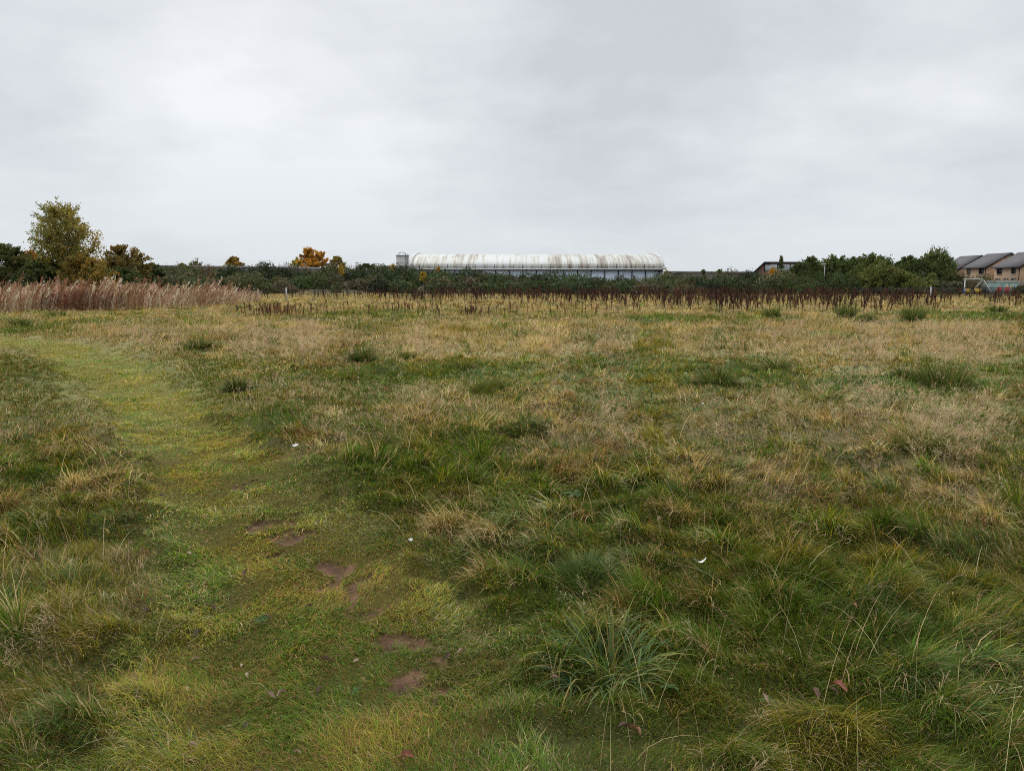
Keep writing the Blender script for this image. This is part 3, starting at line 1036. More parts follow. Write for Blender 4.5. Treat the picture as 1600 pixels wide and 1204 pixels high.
# ------------------------------------------------------------------ trees and bushes
def tubes_np(P0, P1, R0, R1, sides=4):
    n = len(P0)
    d = P1 - P0; d /= np.maximum(np.linalg.norm(d, axis=1, keepdims=True), 1e-6)
    ref = np.where(np.abs(d[:, 2:3]) > .9, np.array([[1., 0, 0]]), np.array([[0, 0, 1.]]))
    a_ = np.cross(d, ref); a_ /= np.linalg.norm(a_, axis=1, keepdims=True)
    b_ = np.cross(d, a_)
    V = np.empty((n, 2 * sides, 3))
    for k in range(sides):
        ang = 2 * math.pi * k / sides
        off = a_ * math.cos(ang) + b_ * math.sin(ang)
        V[:, k] = P0 + off * R0[:, None]; V[:, sides + k] = P1 + off * R1[:, None]
    b0 = (np.arange(n) * 2 * sides)[:, None]
    q = np.concatenate([b0 + np.array([k, (k + 1) % sides, sides + (k + 1) % sides, sides + k]) for k in range(sides)])
    return V.reshape(-1, 3), q


def leaf_quads(C, size, r, col, droop=0.0, elong=1.7, along=None, follow=0.0, normal=None):
    n = len(C)
    u_ = r.normal(0, 1, (n, 3)); u_[:, 2] -= droop
    if along is not None: u_ = u_ * (1 - follow) + along * follow * 1.6
    u_ /= np.linalg.norm(u_, axis=1, keepdims=True)
    w_ = np.cross(u_, r.normal(0, 1, (n, 3)))
    if normal is not None:
        nn = normal / np.linalg.norm(normal, axis=1, keepdims=True) + r.normal(0, .45, (n, 3))
        u_ = np.cross(nn, u_); u_ /= np.maximum(np.linalg.norm(u_, axis=1, keepdims=True), 1e-6)
        w_ = np.cross(nn, u_)
    w_ /= np.maximum(np.linalg.norm(w_, axis=1, keepdims=True), 1e-6)
    s = size[:, None]
    V = np.stack([C - u_ * s * elong / 2, C + w_ * s / 2, C + u_ * s * elong / 2, C - w_ * s / 2], 1)
    q = (np.arange(n) * 4)[:, None] + np.arange(4)
    return V.reshape(-1, 3), q, np.repeat(col, 4, 0)


def crown_tree(name, label, cat, px, top_py, width_px, Y, palette, nleaf, leaf, seed, cb=0.25, shape='round', group=None, ntw=160, trunk_r=None,
               side_grad=0.0, upright=0.3, lump=0.35, part_names=('trunk', 'crown'), bark=None, lean=0.0, wisp=0.0, base_z=None, depth=None, spray=0.12, vgrad=0.0, brush=0.0, follow=0.0, elong=1.7, wind=0.0, shoots=0):
    r = np.random.default_rng(seed)
    x0, zt = at(px, top_py, Y)
    z0 = float(gz(x0, Y)) if base_z is None else base_z
    H = zt - z0
    Rx = width_px / F * Y * 0.5
    Ry = Rx if depth is None else depth
    root = empty(name, (x0, Y, z0 - 0.05), label, cat, group)
    nt_ = ntw
    s = cb + (1 - cb) * r.random(nt_) ** (0.85 if shape != 'cone' else 1.2)
    rel = (s - cb) / (1 - cb)
    if shape == 'round':
        prof = np.sqrt(np.clip(1 - (2 * rel - 0.85) ** 2 / 1.35, 0.02, 1))
    elif shape == 'dome':
        prof = np.sqrt(np.clip(1 - rel ** 2.0, 0.015, 1))
    elif shape == 'cone':
        prof = np.clip(1.0 - rel * 0.97, 0.03, 1) ** 0.85
    elif shape == 'birch':
        prof = np.interp(rel, [0, .15, .4, .6, .8, .93, 1], [.6, .78, .92, 1.0, .95, .72, .4])
    elif shape == 'fan':
        prof = np.interp(rel, [0, .3, .7, .9, 1], [.35, .7, 1.0, .9, .5])
    az = r.random(nt_) * 6.283
    lumpy = 1 + lump * (fbm(np.cos(az) * 1.6 + seed, rel * 3.2 + np.sin(az) * 1.6, 2, seed) * 2 - 1)
    rad = prof * lumpy * r.random(nt_) ** 0.33
    E = np.stack([np.cos(az) * rad * Rx + lean * rel * H, np.sin(az) * rad * Ry, s * H * (1 + 0.06 * (lumpy - 1))], -1)
    E[:, 2] = np.minimum(E[:, 2], H * (1 - 0.0 * rel))
    E = E + np.array((wind, 0, brush)) * (H * .055) * r.random((nt_, 1)) * rel[:, None]
    if shoots:
        top = np.argsort(-(E[:, 2] + .25 * H * r.random(nt_)))[:shoots]
        E[top, 2] += r.uniform(.03, .10, shoots) * H; E[top, 0] += wind * .04 * H
    # limbs
    nl = max(5, nt_ // 16)
    li = r.choice(nt_, nl, replace=False)
    lend = E[li] * np.array((.72, .72, .9))
    hb = np.clip(lend[:, 2] - (np.hypot(lend[:, 0], lend[:, 1]) * (0.5 + upright)), H * cb * 0.35, None)
    hb = np.minimum(hb, lend[:, 2] * .9)
    lst = np.stack([lean * hb * .3, 0 * hb, hb], -1)
    tr_r = trunk_r if trunk_r else max(0.05, H * 0.018)
    segP0, segP1, r0, r1 = [], [], [], []
    tp = np.array([[0, 0, 0], [r.normal(0, .02) * H, r.normal(0, .02) * H, .45 * H], [lean * H * .6, 0, .88 * H]])
    ts_ = np.linspace(0, 1, 6)
    tpts = np.stack([np.interp(ts_, [0, .5, 1], tp[:, i]) for i in range(3)], -1)
    for i in range(5):
        segP0.append(tpts[i]); segP1.append(tpts[i + 1]); r0.append(tr_r * (1 - ts_[i] * .85)); r1.append(tr_r * (1 - ts_[i + 1] * .85))
    mids = []
    for a_, b_ in zip(lst, lend):
        mid = (a_ + b_) / 2 + np.array((0, 0, -0.06 * np.linalg.norm(b_ - a_))) + r.normal(0, .04, 3) * np.linalg.norm(b_ - a_)
        mids.append(mid)
        segP0 += [a_, mid]; segP1 += [mid, b_]; r0 += [tr_r * .4, tr_r * .26]; r1 += [tr_r * .26, tr_r * .1]
    mids = np.array(mids)
    # twigs
    near_ = np.argmin(((E[:, None] - lend[None]) ** 2).sum(-1), 1)
    tt = r.uniform(0.2, 1.0, nt_)[:, None]
    st = np.where(tt < .5, lst[near_] * (1 - 2 * tt) + mids[near_] * 2 * tt, mids[near_] * (2 - 2 * tt) + lend[near_] * (2 * tt - 1))
    segP0 += list(st); segP1 += list(E); r0 += [tr_r * .09 + .004] * nt_; r1 += [.004] * nt_
    v, q = tubes_np(np.array(segP0), np.array(segP1), np.array(r0), np.array(r1))
    mesh_np(part_names[0], v, [q], bark or M_BARK, root)
    # leaves along the twigs
    ti = r.integers(0, nt_, nleaf)
    f = 1 - 0.75 * r.random(nleaf) ** 1.5
    ln_ = np.linalg.norm(E - st, axis=1)[ti]
    C = st[ti] * (1 - f)[:, None] + E[ti] * f[:, None] + r.normal(0, 1, (nleaf, 3)) * (spray * (0.4 + 0.35 * ln_))[:, None] * np.array((1, 1, .8))
    C[:, 2] = np.maximum(C[:, 2], 0.03 * H)
    pal = np.array(palette)
    qv = r.random(nt_)[ti] * .62 + r.random(nleaf) * .38
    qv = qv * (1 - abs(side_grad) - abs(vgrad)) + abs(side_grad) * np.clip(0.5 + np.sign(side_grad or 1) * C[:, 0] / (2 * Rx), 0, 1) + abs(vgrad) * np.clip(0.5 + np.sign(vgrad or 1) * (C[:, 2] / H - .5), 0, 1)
    qv = np.clip(qv, 0, .999) * (len(pal) - 1)
    i0 = qv.astype(int); fr = (qv - i0)[:, None]
    cc = jitter_col(pal[i0] * (1 - fr) + pal[np.minimum(i0 + 1, len(pal) - 1)] * fr, r, 0.22)
    dirn = (E - st) / np.maximum(np.linalg.norm(E - st, axis=1, keepdims=True), 1e-6) + np.array((wind, 0, brush))
    cc = np.clip(cc * np.array((1.25, 1.3, 1.15)), 0, .8)
    v, q, c2 = leaf_quads(C, leaf * r.uniform(.6, 1.35, nleaf), r, cc, droop=.3, elong=elong, along=dirn[ti], follow=follow)
    mesh_np(part_names[1], v, [q], M_LEAF, root, cols=c2)
    return root


DARK = [(0.032, 0.046, 0.020), (0.05, 0.066, 0.026), (0.07, 0.076, 0.032)]
WILLOW = [(0.048, 0.066, 0.030), (0.078, 0.100, 0.040), (0.115, 0.135, 0.05)]
OLIVEW = [(0.07, 0.082, 0.033), (0.11, 0.118, 0.045), (0.155, 0.145, 0.052)]
RUST = [(0.05, 0.055, 0.02), (0.16, 0.09, 0.025), (0.30, 0.13, 0.025)]
ORANGE = [(0.17, 0.10, 0.028), (0.38, 0.18, 0.032), (0.52, 0.25, 0.045)]
GOLD = [(0.30, 0.19, 0.03), (0.42, 0.26, 0.04)]

# left group
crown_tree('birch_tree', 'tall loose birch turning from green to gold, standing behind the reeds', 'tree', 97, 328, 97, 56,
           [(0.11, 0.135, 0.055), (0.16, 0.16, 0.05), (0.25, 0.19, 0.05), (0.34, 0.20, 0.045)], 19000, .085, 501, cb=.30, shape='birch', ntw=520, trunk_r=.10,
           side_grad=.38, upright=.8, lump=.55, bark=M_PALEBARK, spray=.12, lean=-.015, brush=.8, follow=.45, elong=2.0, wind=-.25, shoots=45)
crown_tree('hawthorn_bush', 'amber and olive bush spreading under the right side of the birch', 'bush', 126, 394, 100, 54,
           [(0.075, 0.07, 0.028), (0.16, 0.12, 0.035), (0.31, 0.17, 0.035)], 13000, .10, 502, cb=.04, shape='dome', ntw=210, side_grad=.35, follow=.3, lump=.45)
crown_tree('hawthorn_bush', 'dark green bush filling the foot of the birch on its left', 'bush', 66, 404, 76, 55, DARK, 9000, .11, 503, cb=.04, shape='dome', ntw=150, follow=.3)
crown_tree('broadleaf_tree', 'dark round tree at the left edge of the picture', 'tree', 8, 382, 92, 62, [(0.035, 0.048, 0.02), (0.06, 0.072, 0.026), (0.10, 0.088, 0.03)], 14000, .12, 504, cb=.06, shape='round', ntw=220, lump=.5, brush=.4, follow=.3)
crown_tree('broadleaf_tree', 'orange topped tree peeping out between the dark tree and the birch', 'tree', 46, 391, 50, 70, [(0.1, 0.075, 0.03), (0.30, 0.14, 0.035), (0.40, 0.17, 0.04)], 5500, .13, 505, cb=.15, shape='round', ntw=90)
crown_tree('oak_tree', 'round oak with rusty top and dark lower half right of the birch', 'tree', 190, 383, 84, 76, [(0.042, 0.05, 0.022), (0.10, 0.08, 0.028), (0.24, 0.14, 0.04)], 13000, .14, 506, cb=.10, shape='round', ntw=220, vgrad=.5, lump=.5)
crown_tree('scrub_bush', 'dark leafy scrub filling the foot of the oak', 'bush', 188, 418, 92, 70, DARK, 8000, .13, 570, cb=.03, shape='dome', ntw=130, follow=.3)
# left skyline
crown_tree('scrub_bush', 'dark scrub bush sloping down right of the oak', 'bush', 238, 411, 66, 84, DARK, 7000, .15, 507, cb=.03, shape='dome', ntw=120, follow=.3)
crown_tree('small_tree', 'small grey green tree low on the skyline left of the round amber tree', 'tree', 304, 408, 24, 175, WILLOW, 900, .32, 508, cb=.4, shape='round', ntw=40)
crown_tree('small_tree', 'small rusty bush poking over the grey shed wall', 'bush', 285, 411, 22, 120, [(0.14, 0.10, 0.03), (0.3, 0.18, 0.045)], 1200, .22, 509, cb=.05, shape='dome', ntw=40)
crown_tree('broadleaf_tree', 'round amber brown tree on the skyline above the grey shed', 'tree', 366, 401, 44, 172, [(0.10, 0.075, 0.025), (0.22, 0.135, 0.035), (0.34, 0.19, 0.045)], 6000, .32, 510, cb=.05, shape='dome', ntw=130, lump=.5)
crown_tree('maple_tree', 'bright orange maple with a tall left lobe on the skyline', 'tree', 481, 387, 29, 170, ORANGE, 4200, .3, 511, cb=.22, shape='round', ntw=80, trunk_r=.2, lump=.6)
crown_tree('maple_tree', 'orange maple lobe leaning right beside the tall one', 'tree', 498, 391, 26, 169, ORANGE, 3000, .3, 512, cb=.25, shape='fan', ntw=60, trunk_r=.2, lump=.6)
crown_tree('maple_tree', 'low spreading orange maple at the foot of the two tall lobes', 'tree', 490, 405, 54, 167, ORANGE, 4000, .3, 513, cb=.1, shape='dome', ntw=70)
crown_tree('broadleaf_tree', 'yellow green tree left of the orange maples', 'tree', 463, 403, 34, 174, [(0.13, 0.14, 0.045), (0.22, 0.20, 0.06), (0.32, 0.19, 0.045)], 3000, .32, 514, cb=.1, shape='dome', ntw=70, side_grad=.4)
crown_tree('broadleaf_tree', 'olive brown tree right of the orange maples', 'tree', 526, 401, 42, 168, [(0.09, 0.08, 0.03), (0.17, 0.13, 0.04), (0.28, 0.19, 0.045)], 4600, .32, 515, cb=.06, shape='dome', ntw=100)
crown_tree('scrub_bush', 'low dark brown mound of scrub left of the grey silo', 'bush', 572, 412, 46, 125, [(0.045, 0.05, 0.022), (0.10, 0.08, 0.03)], 3600, .22, 516, cb=.03, shape='dome', ntw=90)
# right skyline
crown_tree('small_tree', 'pale grey bush at the right end of the vaulted warehouse', 'bush', 1041, 419, 22, 165, [(0.2, 0.19, 0.12), (0.3, 0.28, 0.2)], 1000, .3, 517, cb=.05, shape='dome', ntw=40)
crown_tree('small_tree', 'tiny dark bush on the long brown roof line', 'bush', 1099, 420.5, 10, 150, DARK, 350, .28, 518, cb=.1, shape='dome', ntw=24)
crown_tree('small_tree', 'tiny grey green bush just left of the portal shed', 'bush', 1126, 420, 20, 150, WILLOW, 600, .28, 519, cb=.1, shape='dome', ntw=30)
crown_tree('small_tree', 'small orange tree in front of the brick shed wall', 'tree', 1209, 416, 17, 118, [(0.3, 0.15, 0.03), (0.5, 0.24, 0.04)], 1000, .2, 520, cb=.15, shape='round', ntw=40)
crown_tree('small_tree', 'slim dark green tree rising in front of the white shed panel', 'tree', 1221, 401, 20, 116, WILLOW, 2200, .16, 521, cb=.1, shape='cone', ntw=80, brush=.6, follow=.4, shoots=4)
RT = [(1250, 414, 56, 108, DARK, 'dome', 'dark low willow at the left end of the willow clump'),
      (1268, 406, 62, 112, WILLOW, 'dome', 'green willow left of the lamp post'),
      (1304, 403, 74, 113, WILLOW, 'dome', 'broad willow right behind the lamp post'),
      (1335, 405, 64, 110, WILLOW, 'dome', 'willow between the lamp post and the brushy round willow'),
      (1368, 400, 70, 102, [(0.045, 0.06, 0.022), (0.07, 0.088, 0.03), (0.11, 0.11, 0.036)], 'round', 'dark brushy round willow behind the railing'),
      (1378, 414, 88, 92, OLIVEW, 'dome', 'pale olive shrub in front of the brushy round willow'),
      (1420, 405, 60, 99, WILLOW, 'dome', 'wispy willow with bare shoots left of the pointed tree'),
      (1440, 409, 74, 95, DARK, 'dome', 'dark willow at the foot of the pointed tree'),
      (1467, 401, 78, 97, [(0.045, 0.062, 0.025), (0.075, 0.095, 0.036), (0.12, 0.13, 0.052)], 'dome', 'broad dark green willow under the pointed tree'),
      (1467, 391, 44, 98, [(0.07, 0.085, 0.036), (0.12, 0.13, 0.055)], 'birch', 'pale pointed tree rising highest of the right hand trees'),
      (1408, 424, 76, 90, OLIVEW, 'dome', 'low olive shrub behind the railing'),
      (1345, 424, 90, 95, DARK, 'dome', 'low dark shrub behind the left end of the railing'),
      (1285, 427, 100, 103, DARK, 'dome', 'low dark shrub at the foot of the lamp post'),
      (1484, 430, 44, 92, DARK, 'dome', 'low dark shrub left of the swing'),
      (1598, 448, 26, 88, DARK, 'dome', 'low dark shrub right of the green cabinet')]
for i, (px, tp_, wpx, Y, pal, shp, lb) in enumerate(RT):
    small = wpx < 50 or tp_ > 420
    crown_tree('willow_tree' if not small else 'willow_shrub', lb, 'tree' if not small else 'shrub', px, tp_, wpx * 1.1, Y, pal, 6000 if small else 13000, .135, 530 + i, cb=.03, shape=shp,
               ntw=150 if small else 300, upright=.9, lump=.5, spray=.12, brush=.9, follow=.5, elong=2.2, shoots=(24 if i in (1, 2, 6, 8, 9) else 8) if not small else 5)
# thin bare shoots above the wispy willow
# autumn saplings on the bank
for i, (px, tp_, wpx, Y, lb) in enumerate(((533, 412, 9, 104, 'slim yellow sapling on the bank below the olive brown tree'), (661, 424, 12, 101, 'small yellow sapling on the bank below the white warehouse'),
                                            (613, 411, 12, 110, 'thin orange sapling left of the grey silo'), (685, 416, 11, 110, 'thin orange sapling in front of the warehouse eaves'),
                                            (1456, 425, 20, 80, 'staked young green sapling behind the railing'), (1209, 432, 8, 102, 'tiny pale sapling low on the bank near the orange tree'))):
    crown_tree('sapling', lb, 'sapling', px, tp_, wpx, Y, GOLD if i < 4 and i % 2 == 0 or i == 1 else (ORANGE if i == 3 else OLIVEW), 260, .16, 560 + i, cb=.3, shape='round', ntw=36, trunk_r=.04, bark=M_PALEBARK)

# gorse covering the bank: one dense thicket
K = np.random.default_rng(51)
nb_ = 620
gx = K.uniform(-105, 62, nb_)
gy = 90 + 32 * K.random(nb_) ** 0.9
gx = np.where(np.abs(gx) < .78 * gy + 4, gx, K.uniform(-60, 40, nb_))
gr = np.exp(K.normal(0.05, .35, nb_)) * (0.75 + .7 * fbm(gx / 6, gy / 6, 2, 441))
gr = np.clip(gr * 1.35, .6, 2.9)
gh = gr ** .7 * K.uniform(0.8, 1.3, nb_) + .1
gtone = fbm(gx / 9, gy / 6, 2, 451) - .07 + K.normal(0, .10, nb_)
per = np.clip((gr ** 2 * 300).astype(int), 150, 1500)
ii = np.repeat(np.arange(nb_), per)
n = len(ii)
d = K.normal(0, 1, (n, 3)); d /= np.linalg.norm(d, axis=1, keepdims=True); d[:, 2] = np.abs(d[:, 2])
rad = K.random(n)[:, None] ** .16
lum = 1 + .45 * (fbm(d[:, 0] * 2.2 + ii * 3.1, d[:, 1] * 2.2 + d[:, 2] * 2, 2, 461)[:, None] * 2 - 1)
C = np.stack([gx, gy, gz(gx, gy) - .1], -1)[ii] + d * rad * lum * np.stack([gr, gr, gh], -1)[ii]
gp = np.array([(0.030, 0.046, 0.017), (0.045, 0.070, 0.022), (0.064, 0.094, 0.027), (0.088, 0.085, 0.040), (0.13, 0.10, 0.06)])
qv = np.clip((gtone[ii] - .24) / .52 + K.normal(0, .07, n), 0, .999) * 4
i0 = qv.astype(int); fr = (qv - i0)[:, None]
bval = np.exp(K.normal(-.16, .24, nb_))
cc = jitter_col((gp[i0] * (1 - fr) + gp[i0 + 1] * fr) * bval[ii][:, None], K, .22)
up_ = d * np.array((1, 1, .6)) + np.array((0, 0, .8))
v, q, c2 = leaf_quads(C, K.uniform(.10, .21, n), K, cc, elong=1.8, normal=up_)
# upright shoots
ns = 3200
si = K.integers(0, nb_, ns)
S0 = np.stack([gx, gy, gz(gx, gy)], -1)[si] + np.stack([K.normal(0, .5, ns) * gr[si], K.normal(0, .5, ns) * gr[si], gh[si] * .6], -1)
S1 = S0 + np.stack([K.normal(0, .16, ns), K.normal(0, .16, ns), K.uniform(.2, .6, ns) * gh[si]], -1)
v2, q2 = tubes_np(S0, S1, np.full(ns, .05), np.full(ns, .012), 3)
first = np.concatenate([[0], np.cumsum(per)[:-1]])
c3 = np.repeat(jitter_col(gp[np.clip(i0[first[si]], 0, 4)], K, .2), 6, 0)
o = mesh_np('gorse_thicket', np.concatenate([v, v2]), [np.concatenate([q, q2 + len(v)])], M_LEAF, cols=np.concatenate([c2, c3]))
tag(o, 'dark gorse thicket covering the low bank behind the field', 'gorse', kind='stuff')

# ------------------------------------------------------------------ built things
M_CONC = mat('grey_cladding', (0.40, 0.39, 0.38), .8, .5, .15, stretch=(1, 1, .2))
M_SHEDWALL = mat('mauve_grey_cladding', (0.27, 0.255, 0.26), .7, .4, .12, stretch=(1, 1, .3))
M_DARKMETAL = mat('dark_metal', (0.025, 0.027, 0.03), .5, 5, .2)
M_BLUEWALL = mat('pale_blue_cladding', (0.58, 0.67, 0.78), .6, .3, .12, stretch=(1, 1, .15))
M_WHITEMETAL = mat('white_painted_metal', (0.62, 0.62, 0.60), .5, 2, .12)
M_GALV = mat('galvanised_steel', (0.42, 0.43, 0.44), .45, 3, .15, metal=.3)
M_CREAM = mat('cream_cladding', (0.6, 0.57, 0.46), .7, .5, .1)
M_BROWNROOF = mat('brown_roof', (0.20, 0.17, 0.145), .85, .5, .2)
M_GLASS = mat('dark_window_glass', (0.02, 0.024, 0.028), .12, 1, .2, spec=.7)
M_FRAME = mat('dark_window_frame', (0.04, 0.035, 0.03), .5, 4, .2)
M_ROOFT = None

# stained vault roof: pale sheets streaked from ridge to eaves
m, t = new_mat('stained_vault_roof')
tcn = N(t, 'ShaderNodeTexCoord'); sepx = N(t, 'ShaderNodeSeparateXYZ'); L(t, tcn.outputs['Object'], sepx.inputs[0])
mp = N(t, 'ShaderNodeMapping'); mp.inputs['Scale'].default_value = (1.3, 0.06, 0.06); L(t, tcn.outputs['Object'], mp.inputs['Vector'])
s1 = N(t, 'ShaderNodeTexNoise'); s1.inputs['Scale'].default_value = 1.0; s1.inputs['Detail'].default_value = 6; s1.inputs['Roughness'].default_value = .7
L(t, mp.outputs[0], s1.inputs['Vector'])
mp2 = N(t, 'ShaderNodeMapping'); mp2.inputs['Scale'].default_value = (0.13, 0.06, 0.08); mp2.inputs['Location'].default_value = (3.3, 0, 0); L(t, tcn.outputs['Object'], mp2.inputs['Vector'])
s2 = N(t, 'ShaderNodeTexNoise'); s2.inputs['Scale'].default_value = 1.0; s2.inputs['Detail'].default_value = 3; L(t, mp2.outputs[0], s2.inputs['Vector'])
r1 = N(t, 'ShaderNodeValToRGB')
r1.color_ramp.elements[0].position = .39; r1.color_ramp.elements[0].color = (0.15, 0.125, 0.10, 1)
r1.color_ramp.elements[1].position = .66; r1.color_ramp.elements[1].color = (0.50, 0.50, 0.50, 1)
e = r1.color_ramp.elements.new(.475); e.color = (0.32, 0.285, 0.225, 1)
e = r1.color_ramp.elements.new(.555); e.color = (0.46, 0.475, 0.44, 1)
L(t, MATH(t, 'ADD', MATH(t, 'MULTIPLY', s1.outputs[0], .75), MATH(t, 'MULTIPLY', s2.outputs[0], .31)), r1.inputs[0])
# sheet joints
wv = MATH(t, 'FRACT', MATH(t, 'MULTIPLY', sepx.outputs[0], 1 / 1.6))
jn = MATH(t, 'LESS_THAN', wv, .06)
colr = MIXC(t, MATH(t, 'MULTIPLY', jn, .08), r1.outputs[0], (0.22, 0.2, 0.17, 1))
p = N(t, 'ShaderNodeBsdfPrincipled'); p.inputs['Roughness'].default_value = .55; L(t, colr, p.inputs['Base Color'])
o = N(t, 'ShaderNodeOutputMaterial'); L(t, p.outputs[0], o.inputs['Surface'])
M_VAULT = m

# --- vaulted warehouse
X0, _ = at(641, 420, 180); X1, ze = at(1036, 420, 180)
_, zr = at(830, 397.5, 198)
wh = empty('warehouse', ((X0 + X1) / 2, 180, 0), 'long white barrel vaulted warehouse with streaked roof beyond the gorse bank', 'warehouse')
hw = (X1 - X0) / 2
nphi, nxs = 28, 42
phi = np.linspace(0, math.pi, nphi)
prof_y = 18 - 18 * np.cos(phi); prof_z = ze + (zr - ze) * np.sin(phi) ** .9
xs = np.linspace(-hw, hw, nxs)
rib = np.zeros(nxs)
V = np.stack([np.repeat(xs[:, None], nphi, 1), np.repeat(prof_y[None], nxs, 0), prof_z[None] + rib[:, None]], -1).reshape(-1, 3)
idx = np.arange(nxs * nphi).reshape(nxs, nphi)
mesh_np('roof', V, [np.stack([idx[:-1, :-1], idx[1:, :-1], idx[1:, 1:], idx[:-1, 1:]], -1).reshape(-1, 4)], M_VAULT, wh)
for sx_ in (-1, 1):
    b_ = MB()
    pts = [(sx_ * hw, y_, z_) for y_, z_ in zip(prof_y, prof_z)]
    b_.poly_prism(pts + [(sx_ * hw, 36, .0), (sx_ * hw, 0, .0)], (-sx_ * .2, 0, 0))
    b_.build('end_wall', M_CONC, wh)
    out = np.array([(sx_ * hw - .35, 18 - 18.35 * math.cos(a_), ze + (zr - ze + .45) * math.sin(a_) ** .9 - .05) for a_ in phi])
    inn = np.array([(sx_ * hw - .35, 18 - 17.6 * math.cos(a_), ze + (zr - ze - .1) * math.sin(a_) ** .9 - .1) for a_ in phi])
    b2 = MB()
    for i in range(nphi - 1):
        b2.poly_prism([out[i], out[i + 1], inn[i + 1], inn[i]], (.7, 0, 0))
    b2.build('end_arch', M_WHITEMETAL, wh)
MB().box(-hw + .3, hw - .3, .5, 35.5, 0, ze - .35).build('wall', M_BLUEWALL, wh)
MB().box(-hw, hw, -.25, .45, ze - .45, ze - .2).build('gutter', M_DARKMETAL, wh)
MB().box(-hw, hw, -.3, .6, ze - .2, ze + .05).build('eaves_ledge', M_WHITEMETAL, wh)
for i in range(19):
    xc = -hw + .8 + i * (2 * hw - 1.6) / 18
    MB().box(xc - .11, xc + .11, .25, .48, 0, ze - .46).build('column', M_DARKMETAL, wh)
rl = MB()
for zz in (ze + .55, ze + 1.05):
    rl.box(-hw, hw, -.26, -.18, zz - .035, zz + .035)
for i in range(28):
    xc = -hw + i * 2 * hw / 27
    rl.box(xc - .05, xc + .05, -.17, -.07, ze + .06, ze + 1.1)
rl.build('railing', M_DARKMETAL, wh)

# --- silos
def silo(px, w_px, top_py, Y, label, mate, hoop=True):
    x, zt = at(px, top_py, Y)
    r_ = w_px / F * Y / 2
    root = empty('silo', (x, Y, 0), label, 'silo')
    b_ = MB()
    ang = [R(22.5 + 45 * k) for k in range(8)]
    b_.poly_prism([(r_ * 1.06 * math.cos(a_), r_ * 1.06 * math.sin(a_), 0) for a_ in ang], (0, 0, zt - .25))
    b_.build('tank', mate, root)
    b_ = MB()
    b_.poly_prism([(r_ * 1.12 * math.cos(a_), r_ * 1.12 * math.sin(a_), zt - .249) for a_ in ang], (0, 0, .25))
    b_.build('lid', M_CONC, root)
    b_ = MB()
    for k in range(1, 4):
        z_ = zt * (.45 + .16 * k)
        b_.poly_prism([(r_ * 1.085 * math.cos(a_), r_ * 1.085 * math.sin(a_), z_) for a_ in ang], (0, 0, .08))
    b_.build('band', M_GALV, root)
    if hoop:
        pts = [(-.1 + .85 * math.cos(a_), -.3, zt + .5 * math.sin(a_) * 1.3) for a_ in np.linspace(math.pi, 0, 12)]
        MB().tube(pts, .07).build('hoop_rail', M_DARKMETAL, root)
        b_ = MB()
        for s in (-.2, .2):
            b_.tube([(r_ * .75 + s, -r_ * .8, 0), (r_ * .75 + s, -r_ * .8, zt + .3)], .05, 4)
        for k in range(22):
            b_.tube([(r_ * .75 - .2, -r_ * .8, .4 + k * .36), (r_ * .75 + .2, -r_ * .8, .4 + k * .36)], .03, 4)
        b_.build('ladder', M_DARKMETAL, root)
    return root


silo(629, 19, 398.5, 178, 'tall grey silo with a hoop on top beside the vaulted warehouse', M_CONC)
silo(639, 9, 406, 184, 'lower grey silo tucked between the tall silo and the warehouse', M_CONC, False)

# --- long low sheds
def shed(name, px0, px1, top0, top1, Y, depth, label, mwall, mroof, roof_h=.0, eave=.3, panels=0):
    x0, z0 = at(px0, top0, Y); x1, z1 = at(px1, top1, Y)
    root = empty(name, ((x0 + x1) / 2, Y, 0), label, 'building')
    a_ = x0 - (x0 + x1) / 2; b2 = -a_
    b_ = MB()
    b_.poly_prism([(a_, 0, 0), (b2, 0, 0), (b2, 0, z1 - eave), (a_, 0, z0 - eave)], (0, depth, 0))
    b_.build('wall', mwall, root)
    b_ = MB()
    b_.poly_prism([(a_ - .3, -.3, z0 - eave + .003), (b2 + .3, -.3, z1 - eave + .003), (b2 + .3, depth + .3, z1 - eave + roof_h), (a_ - .3, depth + .3, z0 - eave + roof_h)], (0, 0, eave))
    b_.build('roof', mroof, root)
    if panels:
        b_ = MB()
        for i in range(panels + 1):
            f = i / panels
            xc = a_ + (b2 - a_) * f; zz = z0 + (z1 - z0) * f - eave
            b_.box(xc - .06, xc + .06, -.06, -.002, 0, zz - .02)
        b_.build('cover_strip', M_DARKMETAL, root)
    return root


shed('long_shed', 240, 452, 414.0, 417.0, 150, 25, 'long low mauve grey shed behind the left gorse', M_SHEDWALL, M_SHEDWALL, panels=24)
shed('long_shed', 425, 524, 416.0, 418.5, 158, 20, 'stepped end of the grey shed below the orange maples', M_SHEDWALL, M_CONC, panels=10)
shed('flat_roof_building', 578, 622, 414.6, 414.6, 210, 15, 'distant cream flat roofed building left of the grey silo', M_CREAM, M_CREAM)
shed('low_building', 1058, 1186, 423.6, 424.4, 190, 25, 'long low building with brown roof between the warehouse and the portal shed', M_BROWNROOF, M_BROWNROOF, roof_h=.4, eave=.5)

